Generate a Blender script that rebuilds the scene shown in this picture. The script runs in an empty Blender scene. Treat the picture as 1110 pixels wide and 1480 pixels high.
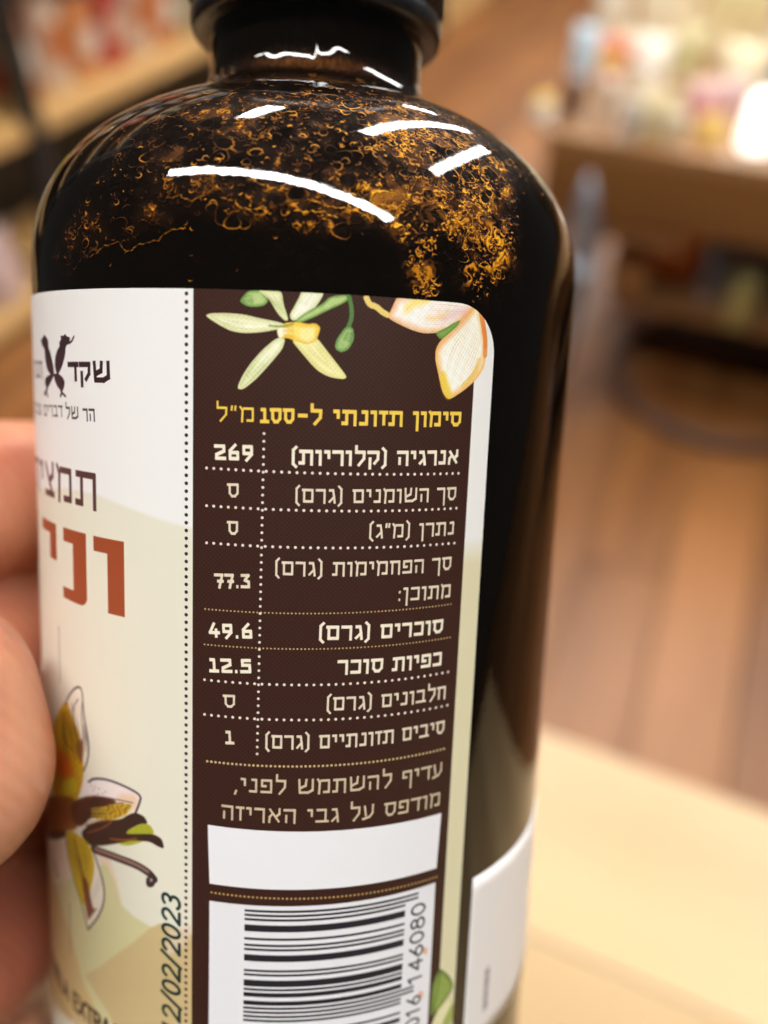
import bpy, bmesh, math, random
import numpy as np
from mathutils import Vector, Matrix

rng = np.random.default_rng(7)
random.seed(7)
scene = bpy.context.scene
C = scene.collection

# ------------------------------------------------------------------ camera
CAM = np.array([0.0, 0.0, 1.45])
FPX, PW, PH = 1196.77, 1110.0, 1480.0
S = 0.031                       # bottle radius in metres
DIST = 3.3302                   # camera to bottle axis, in radii

def axis_rot(y, p, r):
    def Rm(ax, a):
        c, s = math.cos(a), math.sin(a)
        return {'x': np.array([[1, 0, 0], [0, c, -s], [0, s, c]]),
                'y': np.array([[c, 0, s], [0, 1, 0], [-s, 0, c]]),
                'z': np.array([[c, -s, 0], [s, c, 0], [0, 0, 1]])}[ax]
    return Rm('z', y) @ Rm('x', p) @ Rm('y', r)

RB = axis_rot(-0.09596893, -0.16821659, -0.04136297)      # camera in the bottle's frame
RW = axis_rot(0, math.radians(-43.6), math.radians(-1.6))  # camera in the world
MB = RW @ RB.T                                             # bottle frame -> world

cam_data = bpy.data.cameras.new('camera')
cam = bpy.data.objects.new('camera', cam_data)
C.objects.link(cam)
right, fwd, up = RW[:, 0], RW[:, 1], RW[:, 2]
m = Matrix.Identity(4)
for i in range(3):
    m[i][0], m[i][1], m[i][2], m[i][3] = right[i], up[i], -fwd[i], CAM[i]
cam.matrix_world = m
cam_data.sensor_fit = 'VERTICAL'
cam_data.sensor_height = 24.0
cam_data.lens = FPX / PH * 24.0
cam_data.clip_start = 0.005
cam_data.clip_end = 60
cam_data.dof.use_dof = True
cam_data.dof.focus_distance = 0.0745
cam_data.dof.aperture_fstop = cam_data.lens / 2.85
scene.camera = cam

# ------------------------------------------------------------------ world and exposure
world = bpy.data.worlds.new('World')
scene.world = world
world.use_nodes = True
bg = world.node_tree.nodes['Background']
bg.inputs[0].default_value = (1.0, 0.93, 0.86, 1)
bg.inputs[1].default_value = 0.04
scene.view_settings.view_transform = 'Standard'
scene.view_settings.look = 'None'
scene.view_settings.exposure = 0.0
scene.view_settings.gamma = 1.0
LAMP_POWER = 43.0

# ------------------------------------------------------------------ helpers
def tag(o, label=None, cat=None, group=None, kind=None):
    if label: o['label'] = label
    if cat: o['category'] = cat
    if group: o['group'] = group
    if kind: o['kind'] = kind
    return o

def empty(name, loc=(0, 0, 0), rz=0.0):
    o = bpy.data.objects.new(name, None)
    C.objects.link(o)
    o.location = loc
    o.rotation_euler = (0, 0, rz)
    o.empty_display_size = 0.05
    return o

def link(name, me, mat=None, parent=None):
    o = bpy.data.objects.new(name, me)
    C.objects.link(o)
    if mat is not None:
        if len(me.materials) == 0: me.materials.append(mat)
    if parent is not None: o.parent = parent
    return o

def mesh(name, verts, faces, smooth=False):
    me = bpy.data.meshes.new(name)
    me.from_pydata([tuple(map(float, v)) for v in verts], [], faces)
    if smooth: me.polygons.foreach_set('use_smooth', [True] * len(me.polygons))
    me.update()
    return me

def box_mesh(name, size, loc=(0, 0, 0), bevel=0.0, seg=2, smooth=False):
    bm = bmesh.new()
    bmesh.ops.create_cube(bm, size=1)
    for v in bm.verts:
        v.co = Vector((v.co.x * size[0] + loc[0], v.co.y * size[1] + loc[1], v.co.z * size[2] + loc[2]))
    if bevel > 0:
        bmesh.ops.bevel(bm, geom=bm.edges[:], offset=bevel, segments=seg, profile=0.6, affect='EDGES')
    me = bpy.data.meshes.new(name)
    bm.to_mesh(me); bm.free()
    if smooth: me.polygons.foreach_set('use_smooth', [True] * len(me.polygons))
    return me

def lathe_mesh(name, prof, segs=64, smooth=True, uv=None, cap=False):
    """prof: list of (r, z)"""
    n = len(prof)
    t = np.linspace(0, 2 * np.pi, segs, endpoint=False)
    verts = [(r * math.sin(a), -r * math.cos(a), z) for r, z in prof for a in t]
    faces = []
    for i in range(n - 1):
        for j in range(segs):
            k = (j + 1) % segs
            faces.append((i * segs + j, i * segs + k, (i + 1) * segs + k, (i + 1) * segs + j))
    if cap:
        faces.append(tuple(range(segs))[::-1])
        faces.append(tuple((n - 1) * segs + j for j in range(segs)))
    me = mesh(name, verts, faces, smooth)
    return me

def tube_mesh(name, pts, rad, segs=12, smooth=True):
    pts = [Vector(p) for p in pts]
    rads = rad if hasattr(rad, '__len__') else [rad] * len(pts)
    verts, faces = [], []
    for i, p in enumerate(pts):
        d = (pts[min(i + 1, len(pts) - 1)] - pts[max(i - 1, 0)]).normalized()
        a = d.orthogonal().normalized() if i == 0 else (a - d * a.dot(d)).normalized()
        b = d.cross(a)
        for j in range(segs):
            t = 2 * math.pi * j / segs
            verts.append(p + (a * math.cos(t) + b * math.sin(t)) * rads[i])
    for i in range(len(pts) - 1):
        for j in range(segs):
            k = (j + 1) % segs
            faces.append((i * segs + j, i * segs + k, (i + 1) * segs + k, (i + 1) * segs + j))
    faces.append(tuple(range(segs))[::-1])
    faces.append(tuple((len(pts) - 1) * segs + j for j in range(segs)))
    return mesh(name, verts, faces, smooth)

def s2l(c):
    return tuple(((x / 255) / 12.92 if x / 255 <= 0.04045 else ((x / 255 + 0.055) / 1.055) ** 2.4) for x in c[:3]) + (1,)

def principled(name, col=(0.5, 0.5, 0.5, 1), rough=0.5, **kw):
    mt = bpy.data.materials.new(name)
    mt.use_nodes = True
    b = mt.node_tree.nodes['Principled BSDF']
    b.inputs['Base Color'].default_value = col if len(col) == 4 else (*col, 1)
    b.inputs['Roughness'].default_value = rough
    for k, v in kw.items():
        b.inputs[k.replace('_', ' ')].default_value = v
    return mt

def noisy(name, c1, c2, scale=30.0, rough=0.5, bump=0.0, stretch=(1, 1, 1), detail=4, lo=0.35, hi=0.65, **kw):
    """two colours mixed by object-space noise, a little relief"""
    mt = principled(name, c1, rough, **kw)
    nt = mt.node_tree; N = nt.nodes; L = nt.links
    b = N['Principled BSDF']
    tc = N.new('ShaderNodeTexCoord'); mp = N.new('ShaderNodeMapping'); mp.inputs['Scale'].default_value = stretch
    L.new(tc.outputs['Object'], mp.inputs[0])
    nz = N.new('ShaderNodeTexNoise'); nz.inputs['Scale'].default_value = scale; nz.inputs['Detail'].default_value = detail
    L.new(mp.outputs[0], nz.inputs['Vector'])
    r = N.new('ShaderNodeValToRGB')
    r.color_ramp.elements[0].position = lo; r.color_ramp.elements[0].color = c1
    r.color_ramp.elements[1].position = hi; r.color_ramp.elements[1].color = c2
    L.new(nz.outputs['Fac'], r.inputs[0]); L.new(r.outputs[0], b.inputs['Base Color'])
    if bump > 0:
        bp = N.new('ShaderNodeBump'); bp.inputs['Strength'].default_value = bump; bp.inputs['Distance'].default_value = 0.002
        L.new(nz.outputs['Fac'], bp.inputs['Height']); L.new(bp.outputs[0], b.inputs['Normal'])
    return mt

def wood(name, c1, c2, scale=6.0, rough=0.4, axis='Y', vary=0.0, **kw):
    st = {'X': (0.12, 1, 1), 'Y': (1, 0.12, 1), 'Z': (1, 1, 0.12)}[axis]
    mt = noisy(name, c1, c2, scale, rough, 0.15, st, 8, 0.3, 0.7, **kw)
    if vary > 0:
        nt = mt.node_tree; N = nt.nodes; L = nt.links
        b = N['Principled BSDF']
        src = b.inputs['Base Color'].links[0].from_socket
        oi = N.new('ShaderNodeObjectInfo'); hs = N.new('ShaderNodeHueSaturation')
        mr = N.new('ShaderNodeMapRange'); mr.inputs[3].default_value = 1 - vary; mr.inputs[4].default_value = 1 + vary
        L.new(oi.outputs['Random'], mr.inputs[0]); L.new(mr.outputs[0], hs.inputs['Value']); L.new(src, hs.inputs['Color'])
        L.new(hs.outputs[0], b.inputs['Base Color'])
        ad = N.new('ShaderNodeVectorMath'); ad.operation = 'ADD'
        mp = [n for n in N if n.type == 'MAPPING'][0]
        sc = N.new('ShaderNodeVectorMath'); sc.operation = 'SCALE'; sc.inputs['Scale'].default_value = 37.0
        L.new(oi.outputs['Random'], sc.inputs[0])
        nz = [n for n in N if n.type == 'TEX_NOISE'][0]
        L.new(mp.outputs[0], ad.inputs[0]); L.new(sc.outputs[0], ad.inputs[1]); L.new(ad.outputs[0], nz.inputs['Vector'])
    return mt

# ------------------------------------------------------------------ pixel of the photograph -> place
C0 = np.array([0.0, -DIST, 0.0])
Z1, SB, SN = 0.298, 0.677, 2.265          # shoulder: start height, rise, roundness

def unproj(px, py):
    """angle (radians) and height (radii) on the bottle's cylinder"""
    d = RB @ np.array([(px - 555) / FPX, 1, -(py - 740) / FPX])
    a = d[0]**2 + d[1]**2; b = 2 * (C0[0] * d[0] + C0[1] * d[1]); c = DIST**2 - 1
    t = (-b - math.sqrt(max(b * b - 4 * a * c, 0))) / (2 * a)
    P = C0 + t * d
    return math.atan2(P[0], -P[1]), P[2]

def on_plane(px, py, z):
    d = RW @ np.array([(px - 555) / FPX, 1, -(py - 740) / FPX])
    t = (z - CAM[2]) / d[2]
    return CAM + d * t

def at_depth(px, py, dep):
    """bottle-frame point (radii) on the line of sight at a given depth"""
    d = RB @ np.array([(px - 555) / FPX, 1, -(py - 740) / FPX])
    return C0 + d * dep

# ------------------------------------------------------------------ drawing flat print into an array
class Canvas:
    def __init__(s, x0, x1, y0, y1, res, bgcol):
        s.x0, s.y0, s.res = x0, y0, res
        s.w = int((x1 - x0) * res); s.h = int((y1 - y0) * res)
        s.a = np.empty((s.h, s.w, 3), np.float32); s.a[:] = np.array(bgcol, np.float32) / 255
        s.sm = 0
    def soften(s, pts, closed):
        P = np.asarray(pts, float)
        for _ in range(s.sm):
            if closed:
                Q = np.roll(P, -1, 0); P = np.stack([P * .8 + Q * .2, P * .2 + Q * .8], 1).reshape(-1, 2)
            else:
                A, Bq = P[:-1], P[1:]; M_ = np.stack([A * .75 + Bq * .25, A * .25 + Bq * .75], 1).reshape(-1, 2)
                P = np.concatenate([P[:1], M_[1:-1], P[-1:]]) if len(P) > 2 else P
        return P
    def tx(s, p):
        p = np.asarray(p, float)
        return np.stack([(p[..., 0] - s.x0) * s.res, (p[..., 1] - s.y0) * s.res], -1)
    def region(s, lo, hi, pad=2):
        a = max(int(lo[0]) - pad, 0); b = min(int(hi[0]) + pad + 1, s.w)
        c = max(int(lo[1]) - pad, 0); d = min(int(hi[1]) + pad + 1, s.h)
        return (a, b, c, d) if a < b and c < d else None
    def blend(s, rg, cov, col):
        a, b, c, d = rg
        v = s.a[c:d, a:b]
        col = np.asarray(col, np.float32)
        if col.ndim == 1: col = col / 255
        cov = cov[..., None].astype(np.float32)
        s.a[c:d, a:b] = v * (1 - cov) + col * cov
    def poly(s, pts, col, alpha=1.0, soft=1.0, shade=None):
        q = s.tx(s.soften(pts, True)); rg = s.region(q.min(0), q.max(0), 2 + int(soft))
        if rg is None: return
        a, b, c, d = rg
        X, Y = np.meshgrid(np.arange(a, b) + .5, np.arange(c, d) + .5)
        inside = np.zeros(X.shape, bool); dist = np.full(X.shape, 1e9)
        n = len(q)
        for i in range(n):
            x1, y1 = q[i]; x2, y2 = q[(i + 1) % n]
            if y1 != y2:
                cond = ((y1 > Y) != (y2 > Y)) & (X < (x2 - x1) * (Y - y1) / (y2 - y1) + x1)
                inside ^= cond
            ex, ey = x2 - x1, y2 - y1; L2 = ex * ex + ey * ey + 1e-9
            t = np.clip(((X - x1) * ex + (Y - y1) * ey) / L2, 0, 1)
            dist = np.minimum(dist, (X - x1 - t * ex)**2 + (Y - y1 - t * ey)**2)
        dist = np.sqrt(dist); sd = np.where(inside, -dist, dist)
        cov = np.clip(.5 - sd / soft, 0, 1) * alpha
        cc = col
        if shade is not None: cc = shade(X, Y, dist, np.asarray(col, np.float32) / 255)
        s.blend(rg, cov, cc)
    def line(s, p, q, w, col, alpha=1.0, cap=0.0, soft=1.0, round_=False, w2=None):
        a_, b_ = s.tx(p), s.tx(q); wv = w * s.res / 2
        wv2 = wv if w2 is None else w2 * s.res / 2
        m_ = max(wv, wv2) + cap * s.res + 2
        rg = s.region(np.minimum(a_, b_) - m_, np.maximum(a_, b_) + m_)
        if rg is None: return
        a, b, c, d = rg
        X, Y = np.meshgrid(np.arange(a, b) + .5, np.arange(c, d) + .5)
        e = b_ - a_; L = math.hypot(*e) + 1e-9; e = e / L
        u = (X - a_[0]) * e[0] + (Y - a_[1]) * e[1]; v = -(X - a_[0]) * e[1] + (Y - a_[1]) * e[0]
        if round_:
            t = np.clip(u, 0, L); dd = np.hypot(u - t, v) - (wv + (wv2 - wv) * t / L)
        else:
            cp = cap * s.res
            dd = np.maximum(np.abs(v) - wv, np.maximum(-cp - u, u - L - cp))
        s.blend(rg, np.clip(.5 - dd / soft, 0, 1) * alpha, col)
    def stroke(s, pts, w, col, alpha=1.0, taper=False):
        pts = s.soften(pts, False); n = len(pts)
        for i in range(n - 1):
            if taper:
                f0 = math.sin(math.pi * (i + .3) / (n - .4)); f1 = math.sin(math.pi * (i + 1.3) / (n - .4))
                s.line(pts[i], pts[i + 1], w * max(f0, .25), col, alpha, round_=True, w2=w * max(f1, .25))
            else:
                s.line(pts[i], pts[i + 1], w, col, alpha, round_=True)
    def dot(s, p, r, col, alpha=1.0):
        s.line(p, (p[0] + 1e-6, p[1]), 2 * r, col, alpha, round_=True)
    def image(s, name, space='sRGB'):
        im = bpy.data.images.new(name, s.w, s.h, alpha=False)
        im.colorspace_settings.name = space
        buf = np.ones((s.h, s.w, 4), np.float32); buf[..., :3] = np.clip(s.a, 0, 1)
        im.pixels.foreach_set(buf.ravel()); im.update(); im.pack()
        return im

def arc(cx, cy, rx, ry, a0, a1, n=10):
    return [(cx + rx * math.cos(math.radians(a0 + (a1 - a0) * i / n)), cy + ry * math.sin(math.radians(a0 + (a1 - a0) * i / n))) for i in range(n + 1)]

T, B = .9, .1
GL = {  # block lettering: width, strokes
 'א': (.74, [[(.1, .97), (.62, .04)], [(.62, .98), (.61, .62), (.44, .42)], [(.1, .02), (.12, .40), (.26, .62)]]),
 'ב': (.70, [[(.08, T), (.52, T), (.52, B)], [(.04, B), (.66, B)]]),
 'ג': (.48, [[(.1, T), (.3, T), (.36, .45), (.40, .02)], [(.34, .42), (.06, .04)]]),
 'ד': (.64, [[(.02, T), (.62, T)], [(.48, T), (.48, .0)]]),
 'ה': (.70, [[(.04, T), (.58, T), (.58, 0)], [(.15, 0), (.15, .58)]]),
 'ו': (.36, [[(.04, T), (.24, T), (.24, 0)]]),
 'ז': (.44, [[(.03, T), (.40, T)], [(.24, T), (.24, 0)]]),
 'ח': (.70, [[(.03, T), (.58, T), (.58, 0)], [(.15, 0), (.15, T)]]),
 'ט': (.70, [[(.12, 1), (.12, B), (.58, B), (.58, T), (.36, T)]]),
 'י': (.36, [[(.05, T), (.24, T), (.24, .48)]]),
 'כ': (.64, [[(.07, T), (.53, T), (.53, B), (.07, B)]]),
 'ך': (.62, [[(.03, T), (.50, T), (.50, -.3)]]),
 'ל': (.62, [[(.1, 1.32), (.1, T), (.53, T), (.51, .45), (.24, .0)]]),
 'מ': (.76, [[(.05, 1.0), (.16, .78), (.13, 0)], [(.22, T), (.64, T), (.64, B), (.38, B)]]),
 'ם': (.72, [[(.04, T), (.60, T), (.60, B), (.13, B), (.13, T)]]),
 'נ': (.50, [[(.17, T), (.38, T), (.38, B), (.06, B)]]),
 'ן': (.36, [[(.04, T), (.24, T), (.24, -.3)]]),
 'ס': (.72, [[(.03, T), (.62, T), (.60, .3), (.46, B), (.26, B), (.14, .3), (.14, T)]]),
 'ע': (.68, [[(.10, 1), (.2, .22)], [(.56, 1), (.56, .42), (.40, .16), (.03, .03)]]),
 'פ': (.68, [[(.30, .5), (.1, .5), (.1, T), (.57, T), (.57, B), (.06, B)]]),
 'ף': (.66, [[(.30, .5), (.1, .5), (.1, T), (.56, T), (.56, -.3)]]),
 'צ': (.66, [[(.08, 1), (.50, .12)], [(.06, B), (.58, B)], [(.56, 1), (.54, .66), (.34, .48)]]),
 'ק': (.68, [[(.04, T), (.58, T), (.56, .42), (.38, .12)], [(.14, .56), (.14, -.3)]]),
 'ר': (.60, [[(.03, T), (.49, T), (.49, 0)]]),
 'ש': (.92, [[(.1, 1), (.14, B), (.56, B), (.80, .26), (.80, 1)], [(.47, 1), (.44, .58), (.16, .42)]]),
 'ת': (.76, [[(.05, T), (.64, T), (.64, 0)], [(.22, T), (.22, B), (.02, B)]]),
 '״': (.36, [[(.10, 1.08), (.07, .72)], [(.27, 1.08), (.24, .72)]]),
 '(': (.34, [[(.27, 1.18), (.12, .98), (.12, .02), (.27, -.18)]]),
 ')': (.34, [[(.06, 1.18), (.21, .98), (.21, .02), (.06, -.18)]]),
 ',': (.26, [[(.14, .12), (.05, -.22)]]), '.': (.26, [[(.11, .10), (.13, .10)]]),
 ':': (.26, [[(.11, .10), (.13, .10)], [(.11, .66), (.13, .66)]]),
 '-': (.50, [[(.06, .55), (.42, .55)]]), ' ': (.36, []),
 '0': (.72, [[(.03, T), (.60, T), (.58, .3), (.44, B), (.26, B), (.14, .3), (.14, T)]]),
 '1': (.56, [[(.10, T), (.29, T), (.29, B)], [(.06, B), (.50, B)]]),
 '2': (.66, [[(.06, T), (.54, T), (.54, .58), (.14, .34), (.12, B), (.60, B)]]),
 '3': (.62, [[(.08, T), (.52, T), (.28, .56), (.52, .44), (.52, B), (.05, B)]]),
 '4': (.66, [[(.34, 1), (.09, .36), (.60, .36)], [(.44, .66), (.44, 0)]]),
 '5': (.62, [[(.54, T), (.13, T), (.13, .56), (.52, .56), (.52, B), (.05, B)]]),
 '6': (.66, [[(.42, 1), (.13, .62), (.13, B), (.54, B), (.54, .50), (.15, .50)]]),
 '7': (.60, [[(.03, T), (.52, T), (.30, 0)], [(.22, .46), (.54, .46)]]),
 '9': (.66, [[(.53, .46), (.13, .46), (.13, T), (.54, T), (.54, .4), (.26, 0)]]),
}
SANS = {  # thin rounded digits and capitals
 '0': (.62, [arc(.28, .5, .22, .48, 90, 450, 20)]),
 '1': (.62, [[(.12, .78), (.30, .98), (.30, .02)]]),
 '2': (.62, [arc(.28, .72, .21, .26, 165, -35, 9) + [(.07, .03), (.52, .03)]]),
 '3': (.62, [arc(.26, .75, .20, .23, 150, -80, 9) + arc(.26, .27, .23, .26, 85, -150, 10)]),
 '4': (.62, [[(.40, .02), (.40, .98), (.05, .30), (.54, .30)]]),
 '6': (.62, [[(.42, .98), (.12, .45)] + arc(.28, .28, .21, .26, 140, 500, 16)]),
 '8': (.62, [arc(.28, .75, .18, .22, 0, 360, 14), arc(.28, .27, .22, .26, 0, 360, 16)]),
 '9': (.62, [[(.16, .02), (.46, .55)] + arc(.28, .70, .21, .26, -40, 320, 16)]),
 '7': (.62, [[(.05, .96), (.52, .96), (.22, .02)]]),
 '/': (.46, [[(.0, -.05), (.40, 1.05)]]), ' ': (.4, []),
 'V': (.74, [[(.04, 1), (.34, 0), (.64, 1)]]), 'A': (.74, [[(.04, 0), (.34, 1), (.64, 0)], [(.15, .34), (.53, .34)]]),
 'N': (.74, [[(.08, 0), (.08, 1), (.58, 0), (.58, 1)]]), 'I': (.26, [[(.1, 0), (.1, 1)]]),
 'L': (.56, [[(.08, 1), (.08, 0), (.48, 0)]]), 'E': (.60, [[(.50, 1), (.08, 1), (.08, 0), (.50, 0)], [(.08, .52), (.44, .52)]]),
 'X': (.68, [[(.05, 1), (.58, 0)], [(.58, 1), (.05, 0)]]), 'T': (.64, [[(.02, 1), (.58, 1)], [(.30, 1), (.30, 0)]]),
 'R': (.66, [[(.08, 0), (.08, 1), (.42, 1), (.52, .86), (.52, .64), (.42, .5), (.08, .5)], [(.32, .5), (.56, 0)]]),
 'C': (.68, [arc(.34, .5, .27, .48, 45, 315, 14)]),
}

def text(cv, s, pl, pr, h, col, wt=.17, font=GL, rtl=True, slant=0.0, rnd=False, thin=.8):
    """pl, pr: left and right ends of the base line (mm); h: letter height (mm)"""
    if rtl:
        s = s[::-1]; s = s.translate(str.maketrans('()', ')('))
    pl = np.array(pl, float); pr = np.array(pr, float)
    tr = .085 if font is GL else .0
    tot = sum(font[c][0] + tr for c in s) - tr
    e = (pr - pl) / tot; eu = e / np.linalg.norm(e); n = np.array([-eu[1], eu[0]])
    sx = np.linalg.norm(e)
    x = 0.0
    for c in s:
        w, st = font[c]
        for pl_ in st:
            P = [pl + eu * ((x + a) * sx + b * h * slant) + n * (b * h) for a, b in pl_]
            for i in range(len(P) - 1):
                dx, dy = (P[i + 1] - P[i]) @ eu, (P[i + 1] - P[i]) @ n
                hor = abs(dx) > abs(dy)
                ww = wt * h * (1.08 if hor else thin * 1.12)
                if rnd: cv.line(P[i], P[i + 1], ww, col, round_=True)
                else:
                    cv.line(P[i], P[i + 1], ww, col, cap=wt * h * .34 if (len(pl_) > 2 or hor) else 0.0)
        x += w + tr

# ------------------------------------------------------------------ the printed label
MM = S * 1000
def U(px, py):
    a, z = unproj(px, py)
    return np.array([a * MM, z * MM])
def UP(pts): return [U(*p) for p in pts]
def zr(pts, k, ox, oy): return [(ox + x * k, oy + y * k) for x, y in pts]

TH_PL, TH_PR, TH_R = math.radians(-18.7), math.radians(29.0), math.radians(33.3)
ZTOP = 0.202
LX0, LX1 = math.radians(-112) * MM, math.radians(36) * MM
LY0, LY1 = -2.75 * MM, 0.24 * MM
RES = 26.0

def paint_label():
    cv = Canvas(LX0, LX1, LY0, LY1, RES, (238, 238, 236))
    BR = (54, 31, 25); INK = (54, 33, 38)
    yl = LY0 - 1
    # pale tinted areas of the front
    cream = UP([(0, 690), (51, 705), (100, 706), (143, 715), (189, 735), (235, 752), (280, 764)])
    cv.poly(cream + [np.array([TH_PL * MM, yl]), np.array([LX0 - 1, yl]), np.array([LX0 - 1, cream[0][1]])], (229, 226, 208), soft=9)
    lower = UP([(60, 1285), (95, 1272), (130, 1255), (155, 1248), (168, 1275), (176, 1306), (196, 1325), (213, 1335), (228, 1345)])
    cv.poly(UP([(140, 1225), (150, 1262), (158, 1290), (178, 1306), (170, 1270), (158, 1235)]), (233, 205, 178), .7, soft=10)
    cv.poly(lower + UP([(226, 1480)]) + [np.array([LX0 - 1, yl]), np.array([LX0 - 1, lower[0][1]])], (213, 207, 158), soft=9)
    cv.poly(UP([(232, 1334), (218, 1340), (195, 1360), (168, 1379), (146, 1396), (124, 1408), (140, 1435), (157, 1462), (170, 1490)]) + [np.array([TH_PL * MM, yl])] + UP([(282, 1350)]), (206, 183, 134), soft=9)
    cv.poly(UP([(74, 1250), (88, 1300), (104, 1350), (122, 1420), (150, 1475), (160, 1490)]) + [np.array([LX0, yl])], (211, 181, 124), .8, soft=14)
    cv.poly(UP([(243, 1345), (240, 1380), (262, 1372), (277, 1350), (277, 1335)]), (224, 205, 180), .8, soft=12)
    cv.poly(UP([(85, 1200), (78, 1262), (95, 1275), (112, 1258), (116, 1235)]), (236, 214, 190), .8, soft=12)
    # the white and cream border to the right of the brown panel
    zb = U(690, 797)[1]
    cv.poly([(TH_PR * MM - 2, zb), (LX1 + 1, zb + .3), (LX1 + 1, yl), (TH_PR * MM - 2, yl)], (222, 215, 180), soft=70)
    # brown panel
    cv.poly([(TH_PL * MM, LY1 + 1), (TH_PR * MM, LY1 + 1), (TH_PR * MM, yl), (TH_PL * MM, yl)], BR)
    # orchid on the brown panel
    cv.sm = 2
    def petal(c2, f=.4):
        c2 = np.array(c2, np.float32) / 255
        def sh(X, Y, d, c):
            k = np.clip(d / (RES * f), 0, 1)[..., None]
            n = (.5 + .5 * np.sin(X * .23 + Y * .09) * np.sin(Y * .17 - X * .05))[..., None] * .25
            return c * (1 - k) + c2 * k - n * (c - c2) * .6
        return sh
    q = lambda pts: UP(zr(pts, .2252, 290, 415))
    G1, G2 = (96, 140, 66), (176, 200, 128)
    cv.poly(q([(250, 100), (270, 60), (310, 25), (390, 20), (440, 90), (400, 128), (310, 132)]), G1, shade=petal(G2, .3))
    cv.poly(q([(360, 20), (420, 22), (520, 25), (530, 110), (565, 215), (540, 222), (490, 170), (440, 80)]), (206, 214, 150), shade=petal((240, 240, 200)))
    cv.poly(q([(565, 185), (620, 90), (650, 20), (800, 28), (740, 130), (660, 190), (590, 225)]), (210, 218, 160), shade=petal((246, 246, 226)))
    cv.poly(q([(590, 230), (680, 160), (780, 110), (830, 60), (950, 50), (940, 95), (820, 150), (720, 200), (640, 232)]), G1, shade=petal(G2, .25))
    cv.stroke(q([(940, 40), (962, 110), (968, 190), (950, 250), (925, 300)]), .36, (88, 128, 68))
    cv.poly(q([(930, 255), (975, 260), (985, 330), (950, 400), (900, 425), (858, 400), (862, 350), (900, 290)]), (92, 136, 74), shade=petal((160, 190, 120), .35))
    cv.poly(q([(30, 187), (60, 170), (160, 168), (280, 178), (390, 205), (530, 232), (540, 262), (470, 280), (380, 294), (280, 300), (190, 284), (110, 240)]), (212, 214, 158), shade=petal((246, 244, 212), .5))
    cv.poly(q([(232, 655), (262, 580), (320, 490), (400, 400), (490, 325), (545, 330), (525, 400), (450, 490), (360, 590), (275, 660)]), (208, 214, 156), shade=petal((246, 244, 214), .45))
    cv.poly(q([(570, 330), (740, 320), (800, 400), (870, 490), (938, 578), (915, 595), (820, 580), (740, 535), (650, 430)]), (222, 218, 140), shade=petal((246, 240, 180), .5))
    cv.poly(q([(530, 232), (620, 225), (690, 240), (735, 232), (768, 262), (755, 305), (740, 350), (680, 372), (610, 350), (560, 330), (500, 330), (520, 280)]), (236, 190, 56), shade=petal((248, 224, 120), .5))
    cv.poly(q([(640, 270), (720, 262), (735, 330), (690, 362), (630, 340)]), (250, 238, 170), .8, soft=8)
    cv.poly(q([(485, 275), (520, 255), (560, 270), (545, 310), (500, 335)]), (250, 246, 214), soft=3)
    cv.stroke(q([(440, 250), (520, 258), (590, 240)]), .18, (128, 150, 80), .7)
    # pale bud in the corner
    q = lambda pts: UP(zr(pts, .1892, 520, 415))
    cv.stroke(q([(45, 85), (70, 140), (120, 150), (160, 190), (205, 215)]), .5, (232, 206, 120))
    cv.poly(q([(285, 60), (240, 160), (205, 235), (260, 270), (330, 305), (400, 335), (480, 358), (570, 355), (700, 330), (840, 180), (905, 130), (905, 60)]), (236, 176, 120), shade=petal((250, 244, 236), .7))
    cv.poly(q([(420, 75), (560, 85), (500, 130), (400, 160), (340, 220), (330, 150)]), (248, 222, 110), .8, soft=14)
    cv.poly(q([(480, 240), (560, 225), (680, 190), (640, 240), (540, 262)]), (246, 214, 120), .7, soft=14)
    cv.poly(q([(600, 240), (700, 190), (820, 150), (800, 200), (700, 250), (620, 270)]), (232, 190, 196), .6, soft=16)
    cv.poly(q([(905, 100), (830, 190), (720, 290), (605, 415), (570, 480), (568, 560), (590, 660), (620, 800), (660, 860), (700, 850), (790, 790), (880, 710), (940, 620), (962, 480), (950, 350), (925, 230)]), (238, 176, 86), shade=petal((251, 246, 230), .75))
    cv.stroke(q([(915, 180), (935, 300), (950, 400), (948, 520)]), .55, (226, 130, 60), .7)
    cv.stroke(q([(905, 560), (870, 660), (780, 760)]), .5, (240, 200, 110), .7)
    cv.poly(q([(600, 660), (640, 640), (680, 760), (700, 840), (660, 862), (620, 790)]), (240, 206, 70), .85, soft=10)
    cv.poly(q([(820, 180), (780, 240), (700, 330), (610, 420), (580, 500), (620, 440), (720, 360), (800, 280), (840, 200)]), (232, 160, 110), .5, soft=14)
    cv.poly(q([(565, 352), (640, 320), (720, 270), (765, 252), (740, 300), (680, 350), (610, 410)]), (94, 138, 60), shade=petal((130, 166, 84), .3))
    q = lambda pts: UP(zr(pts, .2252, 290, 415))
    def veins(A, Bq, n, w, col, al, qq, j=0.0):
        A, Bq = np.array(qq(A)), np.array(qq(Bq))
        for i in range(n):
            t = (i + .5) / n; P_ = A * (1 - t) + Bq * t
            a_, b_ = random.random() * .25, .7 + random.random() * .3
            k = len(P_); lo_, hi_ = int(a_ * k), max(int(b_ * k), int(a_ * k) + 2)
            P_ = P_[lo_:hi_] + rng.normal(size=(len(P_[lo_:hi_]), 2)) * j
            if len(P_) > 1: cv.stroke(P_, w * random.uniform(.6, 1.3), col, al * random.uniform(.5, 1), taper=True)
    veins([(60, 180), (160, 172), (280, 182), (400, 208), (520, 234)], [(70, 192), (170, 265), (280, 292), (400, 285), (510, 262)], 9, .10, (170, 186, 110), .55, q)
    veins([(250, 640), (290, 545), (350, 460), (430, 380), (500, 330)], [(262, 650), (340, 600), (430, 500), (500, 420), (540, 340)], 9, .10, (172, 188, 112), .55, q)
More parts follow.
